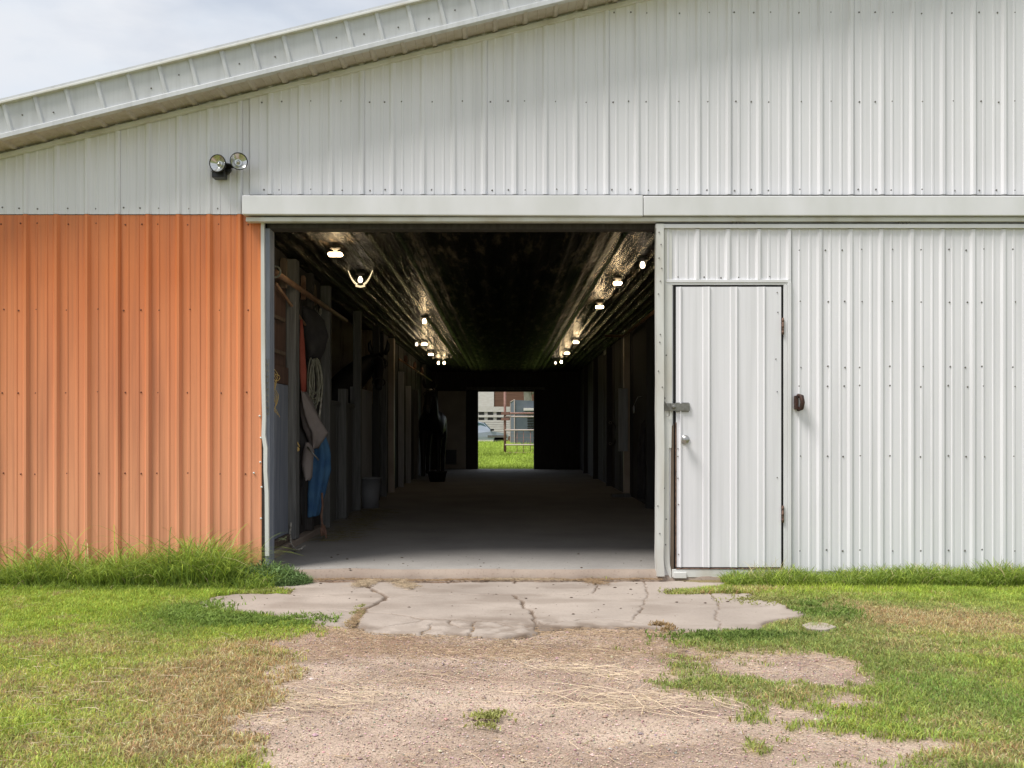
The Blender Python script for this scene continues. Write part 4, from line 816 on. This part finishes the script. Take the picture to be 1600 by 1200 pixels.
def inside(X, Y, P_):
    r_ = np.zeros(X.shape, bool); j = len(P_) - 1
    for i in range(len(P_)):
        a, b = P_[i], P_[j]; c = ((a[1] > Y) != (b[1] > Y)) & (X < (b[0] - a[0]) * (Y - a[1]) / (b[1] - a[1] + 1e-12) + a[0]); r_ ^= c; j = i
    return r_
jx = XX + .14 * (fbm(XX * 4, YY * 4, 21) - .5) + .035 * (fbm(XX * 30, YY * 30, 25) - .5); jy = YY + .14 * (fbm(XX * 4, YY * 4, 31) - .5) + .035 * (fbm(XX * 30, YY * 30, 35) - .5)
ins = inside(jx, jy, poly); ed = np.full(XX.shape, 9.0)
for i in range(len(poly)): ed = np.minimum(ed, seg_dist(jx, jy, poly[i - 1], poly[i]))
cd = np.full(XX.shape, 9.0)
for ci, c_ in enumerate(cracks):
    pts = np.array([G(*p) for p in c_]); wdt = [.022, .012, .009, .008, .008, .008, .013, .010, .011, .007, .008, .013, .008, .006, .006, .006, .008, .006, .006][ci]
    for i in range(len(pts) - 1): cd = np.minimum(cd, seg_dist(XX + .05 * (fbm(XX * 14, YY * 14, 41) - .5), YY + .05 * (fbm(XX * 14, YY * 14, 51) - .5), pts[i], pts[i + 1]) / wdt * (.7 + .8 * vnoise(XX * 9, YY * 9, 61)))
sd_ = np.where(ins, ed, -ed)
cr_m = np.clip(1.3 - cd, 0, 1); slab_z = .020 + .004 * (fbm(XX * 1.6, YY * 1.6, 71) - .5) + .0035 * (fbm(XX * 18, YY * 18, 81) - .5)
rubble = np.clip((fbm(XX * 11, YY * 11, 91) - .42) * 5, 0, 1) * np.exp(-((XX - .12) / .7) ** 2) * np.clip((5.75 - YY) / .3, 0, 1)
Z = slab_z - .016 * cr_m - .006 * rubble; Z = np.where(sd_ < .02, Z - np.clip((.02 - sd_) / .02, 0, 1.5) * .03, Z)
soil = np.clip(np.maximum(cr_m * 1.2, rubble * .55) + .30 * np.clip((fbm(XX * 2.2, YY * 5, 131) - .52) * 5, 0, 1) + np.clip((.07 - sd_) / .07, 0, 1) * 1.0 * vnoise(XX * 12, YY * 12, 5), 0, 1)
ok = sd_ > -.012; idx = -np.ones(XX.shape, np.int64); cell = ok[:-1, :-1] & ok[1:, :-1] & ok[:-1, 1:] & ok[1:, 1:]
used = np.zeros(XX.shape, bool); used[:-1, :-1] |= cell; used[1:, :-1] |= cell; used[:-1, 1:] |= cell; used[1:, 1:] |= cell
idx[used] = np.arange(used.sum()); V = np.stack([XX[used], YY[used], Z[used]], 1)
F = np.stack([idx[:-1, :-1][cell], idx[:-1, 1:][cell], idx[1:, 1:][cell], idx[1:, :-1][cell]], 1)
slab = npmesh('concrete_apron', V, F, None, M['concrete'], True); structure(slab)
at = slab.data.attributes.new('soil', 'FLOAT', 'POINT'); at.data.foreach_set('value', soil[used].astype(np.float32))
sp = np.array([G(*p) for p in [(1253, 983), (1265, 979), (1290, 980), (1307, 986), (1290, 991), (1262, 989)]])
mb = MB(); mb.add([(x, y, .026) for x, y in sp] + [(x * 1.003, y, -.02) for x, y in sp], [tuple(range(6))[::-1]] + [(i, (i + 1) % 6, (i + 1) % 6 + 6, i + 6) for i in range(6)]); o = mb.build('concrete_patch', M['concrete'], None, .004); structure(o)

# ------------------------------------------------------------------ ground sheet
LB = np.array([(3.0, -.80), (3.18, -.83), (3.6, -.93), (4.2, -1.06), (4.8, -1.13), (5.37, -1.07), (5.7, -1.0)])
RB = np.array([(3.0, 1.3), (3.18, 1.25), (3.44, 1.16), (3.93, .94), (4.33, .78), (4.8, .95), (5.2, 1.02), (5.6, 1.05)])
def cover(x, y):
    """0 bare drive .. 1 full turf"""
    x = np.asarray(x, float); y = np.asarray(y, float)
    l = np.interp(y, LB[:, 0], LB[:, 1]); r_ = np.interp(y, RB[:, 0], RB[:, 1])
    n = (fbm(x * 3.1, y * 3.1, 201) - .5) * .55 + (fbm(x * 9, y * 9, 211) - .5) * .3
    c = np.maximum((l - x) / .20, (x - r_) / .42) + n * 3.4 + (fbm(x * 16, y * 16, 221) - .5) * 1.6 + .35
    for (px, py, rx, ry, a) in ((1300, 1045, 75, 26, -2.6), (1210, 1060, 90, 22, -1.6), (1330, 1100, 60, 12, -1.4), (1140, 1010, 70, 8, 1.2), (765, 1130, 36, 14, 2.4), (1180, 1072, 60, 14, 1.0), (1230, 1120, 40, 10, -1.3), (1340, 1140, 50, 8, .7), (1420, 1170, 60, 7, -1.8), (440, 1010, 60, 10, -.9), (1340, 1175, 80, 14, -1.4), (1185, 1176, 18, 8, 1.6), (1100, 1075, 70, 9, .8)):
        cx, cyy = gp(px, py); ddx = rx * cyy / 1500; ddy = gd(py - ry) - cyy; c = c + a * 1.1 * np.exp(-((x - cx) / ddx) ** 2 - ((y - cyy) / ddy) ** 2)
    c = np.where((y > 7.0) & (x > wx(416)) & (x < wx(1050)), -1, c)
    return np.clip(c, 0, 1)
def slabin(x, y):
    q = inside(np.asarray(x, float) + .04 * (fbm(np.asarray(x) * 9, np.asarray(y) * 9, 301) - .5), np.asarray(y, float), poly * np.array([1.0, 1.0])); return q
nearx = np.arange(-6, 6.01, .03); neary = np.arange(1.0, 7.3, .03)
XX, YY = np.meshgrid(nearx, neary); ZZ = gz(XX, YY)
cv = cover(XX, YY); ZZ = ZZ + .010 * cv + (1 - cv) * .010 * (fbm(XX * 10, YY * 10, 7) - .5)
edge = np.clip(np.minimum(np.minimum(XX + 6, 6 - XX), np.minimum(YY - 1.0, 9)) / .4, 0, 1); ZZ = ZZ * edge
g_soil = np.array([.22, .18, .09]); g_dirt1 = np.array([.30, .22, .172]); g_dirt2 = np.array([.51, .40, .315]); g_str = np.array([.31, .195, .13])
f = np.clip((fbm(XX * 3.5, YY * 6, 401) - .5) * 1.8 + .5, 0, 1)[..., None]; f2 = fbm(XX * 1.5, YY * 3.5, 411)[..., None]
dirt = g_dirt1 * (1 - f) + g_dirt2 * f; sm_ = np.clip((f2 - .42) * 4, 0, 1) * np.clip((YY[..., None] - 4.0) / 1.0, 0.15, 1) * .75; dirt = dirt * (1 - sm_) + g_str * sm_
tint = dirt * (1 - cv[..., None]) + g_soil * cv[..., None]
idx = np.arange(XX.size).reshape(XX.shape); F = np.stack([idx[:-1, :-1], idx[:-1, 1:], idx[1:, 1:], idx[1:, :-1]], -1).reshape(-1, 4)
nV = np.stack([XX, YY, ZZ], -1).reshape(-1, 3); nT = tint.reshape(-1, 3)
# far rings out to the horizon (one sheet with the near field: shares its border height of zero)
gxs = np.array([-1500, -700, -300, -120, -60, -30, -15, -9, -6, 6, 9, 15, 30, 60, 120, 300, 700, 1500.0]); gys = np.array([-1500, -700, -200, -60, -20, -8, -3, -1, 1.0, 7.27, 12, 18, 26, 27, 30, 33, 36, 40, 44, 48, 52, 60, 90, 150, 400, 1500.0])
FX, FY2 = np.meshgrid(gxs, gys); FZt = np.clip((FY2 - 27) / 25, 0, 1); FZ_ = .34 * FZt ** 2 * (3 - 2 * FZt); FZ_[(FY2 > 7.2) & (FY2 < 26.5)] = -.04 * 0
fi = np.arange(FX.size).reshape(FX.shape); cells = []
for j in range(len(gys) - 1):
    for i in range(len(gxs) - 1):
        if gxs[i] == -6 and gys[j] == 1.0: continue
        cells.append((fi[j, i], fi[j, i + 1], fi[j + 1, i + 1], fi[j + 1, i]))
fV = np.stack([FX, FY2, FZ_], -1).reshape(-1, 3); fT = np.tile(np.array([.17, .19, .07]), (len(fV), 1))

V = np.concatenate([nV, fV]); F = np.concatenate([F, np.array(cells) + len(nV)]); T_ = np.concatenate([nT, fT])
M['ground'] = attr_mat('ground_soil', .95, 0, .9, 90, .1)
# gravel speckle in the ground material
t = M['ground'].node_tree; b = t.nodes['Principled BSDF']; at_ = [n_ for n_ in t.nodes if n_.type == 'ATTRIBUTE'][0]
tcn = N(t, 'TexCoord'); vo = N(t, 'TexVoronoi'); vo.inputs['Scale'].default_value = 190; t.links.new(tcn.outputs['Object'], vo.inputs['Vector'])
hs_ = N(t, 'HueSaturation'); mr = N(t, 'MapRange'); mr.inputs[3].default_value = .72; mr.inputs[4].default_value = 1.28; sx = N(t, 'SeparateColor'); t.links.new(vo.outputs['Color'], sx.inputs[0]); t.links.new(sx.outputs[0], mr.inputs[0]); t.links.new(mr.outputs[0], hs_.inputs['Value']); t.links.new(at_.outputs['Color'], hs_.inputs['Color']); t.links.new(hs_.outputs[0], b.inputs['Base Color'])
structure(npmesh('ground', V, F, T_, M['ground'], True))

# ------------------------------------------------------------------ grass
def blades(name, x, y, z, h, wd_, lean, seg, tint, material, droop=.6, kinddir=None):
    n = len(x); th = RNG.random(n) * 2 * np.pi if kinddir is None else kinddir; fa = RNG.random(n) * 2 * np.pi
    V = np.zeros((n, 2 * seg + 1, 3)); 
    for s_ in range(seg + 1):
        u = s_ / seg; off = lean * h * (u ** 1.8); zz = h * (u - droop * lean * u ** 3)
        cx = x + np.cos(th) * off; cyy = y + np.sin(th) * off; cz2 = z + zz
        if s_ < seg:
            ww = wd_ * (1 - .55 * u); V[:, 2 * s_] = np.stack([cx - np.cos(fa) * ww, cyy - np.sin(fa) * ww, cz2], 1); V[:, 2 * s_ + 1] = np.stack([cx + np.cos(fa) * ww, cyy + np.sin(fa) * ww, cz2], 1)
        else: V[:, 2 * seg] = np.stack([cx, cyy, cz2], 1)
    k = 2 * seg + 1; base = (np.arange(n) * k)[:, None]; T3 = []
    for s_ in range(seg - 1): T3 += [base + np.array([[2 * s_, 2 * s_ + 1, 2 * s_ + 3]]), base + np.array([[2 * s_, 2 * s_ + 3, 2 * s_ + 2]])]
    T3 += [base + np.array([[2 * seg - 2, 2 * seg - 1, 2 * seg]])]
    return V.reshape(-1, 3), np.concatenate(T3), np.repeat(tint, k, 0)
def emitmesh(name, parts, material):
    Vs, Fs, Ts, o_ = [], [], [], 0
    for V, F, T in parts: Vs.append(V); Fs.append(F + o_); Ts.append(T); o_ += len(V)
    return npmesh(name, np.concatenate(Vs), np.concatenate(Fs), np.concatenate(Ts), material)
green = np.array([.24, .35, .075]); lime = np.array([.43, .54, .075]); dry = np.array([.66, .54, .30]); brown = np.array([.50, .35, .18]); olive = np.array([.38, .39, .13])
def blob(x, y, px, py, rx, ry):
    cx, c2 = gp(px, py); dx_ = rx * c2 / 1500; dy_ = abs(gd(py - ry) - c2); return np.exp(-((x - cx) / dx_) ** 2 - ((y - c2) / dy_) ** 2)
def lawn_color(x, y):
    n = len(x); f1 = fbm(x * 1.6, y * 1.6, 501); f2_ = fbm(x * 5, y * 5, 511); left = x < 0
    c = np.where(left[:, None], olive * .4 + lime * .6, green * .45 + olive * .55)
    wl = np.clip((f1 - .5) * 3 + .1, 0, 1)[:, None]; c = c * (1 - wl * .6) + lime * wl * .6
    band = np.where(left, np.clip((y - 5.0) / .5, 0, 1), np.clip((y - 6.1) / .4, 0, 1))[:, None] * .7; c = c * (1 - band) + (lime * .75 + green * .25) * band
    d_ = np.zeros(n)
    for p in ((385, 1080, 105, 50, 1.5), (280, 1060, 120, 30, .9), (330, 1150, 110, 34, 1.1), (120, 1010, 120, 16, .55), (40, 1090, 110, 25, .45), (220, 1180, 120, 18, .5), (1400, 968, 160, 11, 1.0), (1560, 985, 160, 14, .8), (1330, 955, 70, 10, .8), (1100, 935, 90, 4, .8), (1230, 925, 80, 5, .5), (1500, 1180, 150, 14, .5), (1420, 1010, 60, 12, .4), (430, 1012, 60, 10, .9), (1160, 1030, 90, 12, .5), (1250, 1090, 80, 14, .4)): d_ += p[4] * blob(x, y, *p[:4])
    d_ = np.clip(d_ * (.55 + .9 * f2_) + np.clip((f2_ - .58) * 1.5, 0, .35), 0, .92)
    mixc = np.where((RNG.random(n) < .38)[:, None], dry, brown); pick = RNG.random(n) < d_ * .95
    c = np.where(pick[:, None], mixc, c * (1 - .5 * d_[:, None]) + dry * .5 * d_[:, None])
    gg = np.clip(sum(blob(x, y, *p) for p in ((340, 965, 120, 14), (1280, 965, 60, 16), (1150, 1000, 110, 9), (1440, 1080, 60, 30), (1570, 1100, 60, 50), (270, 980, 60, 20))), 0, 1)[:, None]
    c = c * (1 - gg * .7) + green * .9 * gg * .7
    c = c * 1.1 * (.5 + .8 * RNG.random((n, 1)) + .55 * (fbm(x * 16, y * 16, 531)[:, None] - .4)) * (1 + .12 * RNG.normal(size=(n, 3)).clip(-1.5, 1.5) * np.array([1, .4, .6]))
    return c.clip(.01, .8)
def scatter(n, x0, x1, y0, y1):
    return RNG.uniform(x0, x1, n), RNG.uniform(y0, y1, n)
# lawn: denser near the camera
parts = []
for (n, xa, xb, ya, yb, w_) in ((560000, -4.3, 4.3, 3.0, 7.12, .0024), (60000, -6, -4.2, 3, 7.1, .003), (60000, 4.2, 6, 3, 7.1, .003)):
    x, y = scatter(n, xa, xb, ya, yb); c = cover(x, y); vis = (np.abs(x - .0) < .72 * y + 1.0)
    keep = (RNG.random(n) < c) & ~slabin(x, y) & vis & ~((x > wx(405)) & (x < wx(1120)) & (y > 6.9)); 
    x, y, c = x[keep], y[keep], c[keep]; m_ = len(x); cl2 = fbm(x * 8, y * 8, 601)
    h = (.018 + .026 * cl2 ** 1.2 + .012 * RNG.random(m_)) * (.6 + .4 * c)
    h = h * (1 + .7 * np.clip(fbm(x * 2, y * 2, 611) - .5, 0, 1) * 2); h = np.where(y > 6.2, h * 1.25, h)
    parts.append(blades('g', x, y, gz(x, y) + .004, h, w_ * (.6 + .8 * RNG.random(m_)), .25 + .75 * RNG.random(m_), 2, lawn_color(x, y), None))
M['grass'] = attr_mat('grass_blades', .55, .35, spec=.25)
tag(emitmesh('lawn_grass', parts, M['grass']), 'short patchy green and yellowed lawn on both sides of the gravel drive', 'grass', kind='stuff')
# tall grass against the orange wall
def tall(n, px0, px1, hmin, hmax, seed, y0=6.72, y1=7.08, palette=(green * .95, lime * .9)):
    x = RNG.uniform(wx(px0), wx(px1), n); y = RNG.uniform(y0, y1, n); cl2 = fbm(x * 2.4, y * 0 + seed, seed)
    h = (hmin + (hmax - hmin) * np.clip((cl2 - .25) * 1.8, 0, 1)) * (.45 + .7 * RNG.random(n)); pk = RNG.random((n, 1))
    c = palette[0] * pk + palette[1] * (1 - pk); c = c * (.65 + .7 * RNG.random((n, 1))); dr = RNG.random(n) < .03; c[dr] = dry * 1.1
    return x, y, h, c
parts = []
x, y, h, c = tall(9000, -260, 440, .20, .46, 3); h *= np.where(x > wx(385), .6, 1) * (1 + .35 * np.exp(-((x - wx(325)) / .12) ** 2) + .25 * np.exp(-((x - wx(215)) / .15) ** 2)); parts.append(blades('t', x, y, gz(x, y), h, .0028 + .0016 * RNG.random(len(x)), .35 + .8 * RNG.random(len(x)), 5, c, None, droop=.55))
x, y, h, c = tall(420, -260, 400, .50, .66, 13); parts.append(blades('t', x, y, gz(x, y), h, .0045 * np.ones(len(x)), .5 + .6 * RNG.random(len(x)), 7, c * .95, None, droop=.6))
x, y, h, c = tall(9000, -260, 450, .08, .17, 9, 6.60, 7.0); parts.append(blades('t', x, y, gz(x, y), h, .0028 * np.ones(len(x)), .3 + .7 * RNG.random(len(x)), 3, c, None))
tag(emitmesh('tall_grass', parts, M['grass']), 'tall drooping green grass growing along the foot of the orange wall', 'grass', kind='stuff')
# bushy weed at the left door corner
parts = []
n = 7000; cx, cyy = wx(420, 6.95), 6.9; rr = RNG.random(n) ** .5; aa = RNG.random(n) * 6.28; x = cx + rr * np.cos(aa) * (.24 + .1 * RNG.random(n)); y = cyy + rr * np.sin(aa) * .17; h = (.15 * (1 - rr ** 2) + .05) * (.5 + .6 * RNG.random(n))
c = np.array([.20, .30, .11]) * (.6 + .9 * RNG.random((n, 1))); parts.append(blades('w', x, y, gz(x, y) + h * RNG.random(n) * .8, .04 + .03 * RNG.random(n), .0028 + .002 * RNG.random(n), .6 + .8 * RNG.random(n), 2, c, None))
x = x + RNG.uniform(-.25, 0, n); c2_ = np.array([.26, .38, .12]) * (.6 + .9 * RNG.random((n, 1))); parts.append(blades('w', x, y, gz(x, y), h * .9, .003 * np.ones(n), .5 + .5 * RNG.random(n), 3, c2_, None))
tag(emitmesh('weed', parts, M['grass']), 'bushy dark green weed at the left corner of the barn opening', 'weed')
# right wall grass
parts = []
x, y, h, c = tall(13000, 1122, 1900, .13, .27, 23, 6.72, 7.03, (green * .85, lime * .8)); parts.append(blades('t', x, y, gz(x, y), h, .0026 + .001 * RNG.random(len(x)), .3 + .8 * RNG.random(len(x)), 4, c, None))
x, y, h, c = tall(7000, 1124, 1900, .06, .10, 33, 6.45, 6.85, (lime, lime * 1.1)); parts.append(blades('t', x, y, gz(x, y), h, .0026 * np.ones(len(x)), .2 + .4 * RNG.random(len(x)), 2, c, None))
x, y, h, c = tall(90, 1150, 1240, .2, .26, 43, 6.8, 7.0, (olive, dry)); parts.append(blades('t', x, y, gz(x, y), h, .0016 * np.ones(len(x)), .3 + .5 * RNG.random(len(x)), 5, c, None))
x, y, h, c = tall(60, 1320, 1700, .18, .24, 53, 6.8, 7.0, (olive, green)); parts.append(blades('t', x, y, gz(x, y), h, .002 * np.ones(len(x)), .3 + .5 * RNG.random(len(x)), 5, c, None))
tag(emitmesh('wall_grass', parts, M['grass']), 'bright green grass growing along the foot of the white sliding door', 'grass', kind='stuff')
# creeping weeds on slab edges and threshold tufts
def weed_patch(n, px, py, rx, ry, h0, col, wid=.004, seg=2, lean=1.0):
    cx, c2 = gp(px, py); dx_ = rx * c2 / 1500; dy_ = abs(gd(py - ry) - c2); a = RNG.normal(0, .5, (n, 2)).clip(-1.2, 1.2)
    x = cx + a[:, 0] * dx_; y = c2 + a[:, 1] * dy_; y = np.minimum(y, 7.1); e = fbm(x * 14, y * 14, int(px)); k = e > .42; x, y, e = x[k], y[k], e[k]; m_ = len(x); cc = col * (.6 + .8 * RNG.random((m_, 1)))
    return blades('w', x, y, gz(x, y) + .015, h0 * (.4 + 1.0 * e * RNG.random(m_) + .2), wid * (.6 + .8 * RNG.random(m_)), lean * (.4 + .8 * RNG.random(m_)), seg, cc, None)
parts = [weed_patch(4200, 400, 974, 105, 8, .045, green * .9), weed_patch(1500, 300, 960, 60, 16, .05, green), weed_patch(2200, 1150, 998, 115, 7, .035, green * .65), weed_patch(1600, 1085, 929, 46, 4, .03, olive), weed_patch(1800, 1290, 958, 45, 13, .05, green * .85),
         weed_patch(1400, 395, 927, 52, 4, .035, olive), weed_patch(600, 765, 1130, 34, 12, .03, olive), weed_patch(260, 935, 900, 14, 8, .05, olive), weed_patch(420, 1035, 985, 16, 6, .035, brown * .8), weed_patch(500, 560, 958, 10, 9, .02, olive), weed_patch(380, 552, 975, 12, 8, .02, dry * .8), weed_patch(800, 1190, 942, 60, 7, .03, olive * .9)]
tag(emitmesh('creeping_weeds', parts, M['grass']), 'low creeping weeds in clumps along the edges and cracks of the concrete apron', 'weeds', kind='stuff')
# grass behind the barn
parts = []
for n, ya, yb, h0 in ((26000, 26.2, 36, .16), (34000, 36, 51.5, .30)):
    x = RNG.uniform(-3.2, 4.5, n); y = RNG.uniform(ya, yb, n); c = (green * .4 + lime * .75) * (.6 + .8 * fbm(x * 1.5, y * .8, 9)[:, None]) * (.7 + .5 * RNG.random((n, 1)))
    parts.append(blades('b', x, y, gz(x, y), h0 * (.4 + .8 * RNG.random(n)), .008 + .007 * RNG.random(n), .2 + .6 * RNG.random(n), 2, c, None))
tag(emitmesh('paddock_grass', parts, M['grass']), 'bright green paddock grass seen through the rear door', 'grass', kind='stuff')

# ------------------------------------------------------------------ straw, pebbles, debris
def straws(n, xf, col, lmin, lmax, r_=.0011, zoff=.006, flat=.08):
    x, y = xf(n); n = len(x); a = RNG.normal(0, 1.0, n); ln = RNG.uniform(lmin, lmax, n) * (.4 + RNG.random(n)); bend = RNG.normal(0, .12, n) * ln; z = gz(x, y) + zoff + .006 * RNG.random(n)
    V = np.zeros((n, 4, 2, 3)); 
    for s_ in range(4):
        u = s_ / 3 - .5; cx = x + np.cos(a) * u * ln - np.sin(a) * bend * (u * u * 4 - 1); cyy = y + np.sin(a) * u * ln + np.cos(a) * bend * (u * u * 4 - 1); cz2 = z + .010 * (.25 - u * u) * RNG.random(n) + flat * u * ln * RNG.normal(0, .4, n)
        cz2 = np.maximum(cz2, z - .001)
        V[:, s_, 0] = np.stack([cx + np.sin(a) * r_, cyy - np.cos(a) * r_, cz2], 1); V[:, s_, 1] = np.stack([cx - np.sin(a) * r_, cyy + np.cos(a) * r_, cz2 + r_], 1)
    base = (np.arange(n) * 8)[:, None]; T3 = []
    for s_ in range(3): T3 += [base + np.array([[2 * s_, 2 * s_ + 1, 2 * s_ + 3]]), base + np.array([[2 * s_, 2 * s_ + 3, 2 * s_ + 2]])]
    c = col * (.6 + .7 * RNG.random((n, 1))); return V.reshape(-1, 3), np.concatenate(T3), np.repeat(c, 8, 0)
straw = np.array([.56, .44, .30]); hay = np.array([.36, .25, .15])
def xf_drive(n, bias=None):
    x, y = scatter(n * 3, -1.6, 1.9, 3.0, 5.62); c = cover(x, y); d_ = fbm(x * 2.3, y * 5, 701); k = (RNG.random(len(x)) < (1.05 - c) * np.clip((d_ - .40) * 5, .04, 1) * np.clip(.25 + (y - 3.2) / 2, .25, 1)); k &= ~slabin(x, y); return x[k][:n], y[k][:n]
def xf_line(px0, py0, px1, py1, sx_, sy_):
    def f(n):
        u = RNG.random(n); a = np.array(gp(px0, py0)); b2_ = np.array(gp(px1, py1)); return a[0] + (b2_[0] - a[0]) * u + RNG.normal(0, sx_, n), a[1] + (b2_[1] - a[1]) * u + RNG.normal(0, sy_, n)
    return f
parts = [straws(1500, xf_drive, straw, .015, .07, .0007), straws(5200, xf_drive, hay, .008, .04, .0009), straws(90, xf_drive, straw, .10, .24, .0009, flat=.03)]
parts += [straws(1500, xf_line(480, 985, 1060, 992, .08, .07), hay, .015, .06, .0010), straws(4200, xf_line(480, 1010, 1120, 1015, .15, .22), hay * .8, .01, .045, .0010), straws(150, xf_line(440, 1105, 560, 1085, .14, .12), straw, .05, .2, .0008), straws(60, xf_line(860, 1040, 1000, 1060, .1, .05), straw * 1.1, .1, .3, .0009), straws(80, xf_line(880, 1090, 1080, 1115, .14, .09), straw * 1.1, .1, .3, .0009), straws(330, xf_line(700, 1060, 1250, 1090, .3, .35), straw * .9, .03, .12, .0007), straws(170, xf_line(-100, 1080, 420, 1100, .3, .5), straw * .9, .03, .12, .0008, .022)]
tag(emitmesh('loose_straw', parts, attr_mat('straw', .7, 0, spec=.3)), 'loose straw strands scattered over the gravel drive', 'straw', kind='stuff')
parts = [straws(2300, xf_line(470, 911, 1030, 911, .03, .022), hay, .01, .06, .0012, .022), straws(520, xf_line(560, 922, 580, 912, .035, .04), straw * .85, .02, .05, .0012, .025), straws(520, xf_line(620, 912, 645, 924, .035, .05), straw * .85, .02, .05, .0012, .025), straws(500, xf_line(760, 911, 870, 912, .08, .02), straw * .8, .02, .06, .0012, .025), straws(380, xf_line(920, 911, 940, 918, .04, .03), hay, .02, .05, .0012, .025),
         straws(320, xf_line(548, 984, 566, 958, .015, .04), hay, .01, .04, .001, .022), straws(300, xf_line(480, 900, 560, 897, .05, .05), hay, .02, .05, .001, .03)]
tag(emitmesh('hay_debris', parts, M['grass']), 'dry hay wisps gathered along the foot of the concrete threshold', 'hay', kind='stuff')
def inner_hay(n): x = RNG.normal(-1.62, .13, n).clip(-1.9, -1.2); y = RNG.uniform(8.8, 12.4, n); return x, y
V_, F_, T_ = straws(900, inner_hay, np.array([.25, .22, .12]), .04, .14, .0015, FZ + .008); npm = npmesh('aisle_hay', V_, F_, T_, M['grass']); tag(npm, 'thin scatter of hay on the aisle floor along the left wall', 'hay', kind='stuff')
# pebbles on the drive
n = 46000; x, y = scatter(n, -1.7, 2.0, 3.0, 5.6); k = (RNG.random(n) > cover(x, y) * .98) & ~slabin(x, y); x, y = x[k], y[k]; n = len(x)
s_ = .0016 + .0028 * RNG.random(n) ** 3 + (RNG.random(n) < .008) * .007 * RNG.random(n); octa = np.array([[1, 0, 0], [0, 1, 0], [-1, 0, 0], [0, -1, 0], [0, 0, .7], [0, 0, -.7]])
V = np.stack([x, y, gz(x, y) + .003], 1)[:, None, :] + octa[None] * s_[:, None, None] * (1 + .5 * RNG.random((n, 6, 1)))
fo = np.array([[0, 1, 4], [1, 2, 4], [2, 3, 4], [3, 0, 4], [1, 0, 5], [2, 1, 5], [3, 2, 5], [0, 3, 5]]); F = (np.arange(n) * 6)[:, None, None] + fo[None]
c = np.array([.42, .32, .265]) * (.5 + 1.1 * RNG.random((n, 1))) * (1 + .1 * RNG.normal(size=(n, 3)))
tag(npmesh('gravel', V.reshape(-1, 3), F.reshape(-1, 3), np.repeat(c.clip(.02, .7), 6, 0), attr_mat('pebble', .85)), 'fine pinkish gravel of the drive', 'gravel', kind='stuff')
# dirt crumbs on the slab and threshold
n = 130; x = RNG.uniform(-1.9, 1.8, n); y = RNG.uniform(5.6, 7.05, n); k = slabin(x, y); x, y = x[k], y[k]; n = len(x); s_ = .002 + .007 * RNG.random(n) ** 4
x2 = RNG.uniform(-1.5, 1.1, 60); x = np.append(x, x2); y = np.append(y, 7.11 + .9 * RNG.random(60) ** 1.5); zc2 = np.append(np.full(n, .023), np.full(60, FZ + .003)); s_ = np.append(s_, .002 + .007 * RNG.random(60) ** 3); n += 60
V = np.stack([x, y, zc2], 1)[:, None, :] + octa[None] * s_[:, None, None] * np.array([1.4, 1, .6]) * (1 + .6 * RNG.random((n, 6, 1)))
tag(npmesh('dirt_crumbs', V.reshape(-1, 3), ((np.arange(n) * 6)[:, None, None] + fo[None]).reshape(-1, 3), np.tile(np.array([.10, .07, .05]), (n * 6, 1)), attr_mat('crumb', .9)), 'dark crumbs of dirt scattered on the concrete apron', 'dirt', kind='stuff')
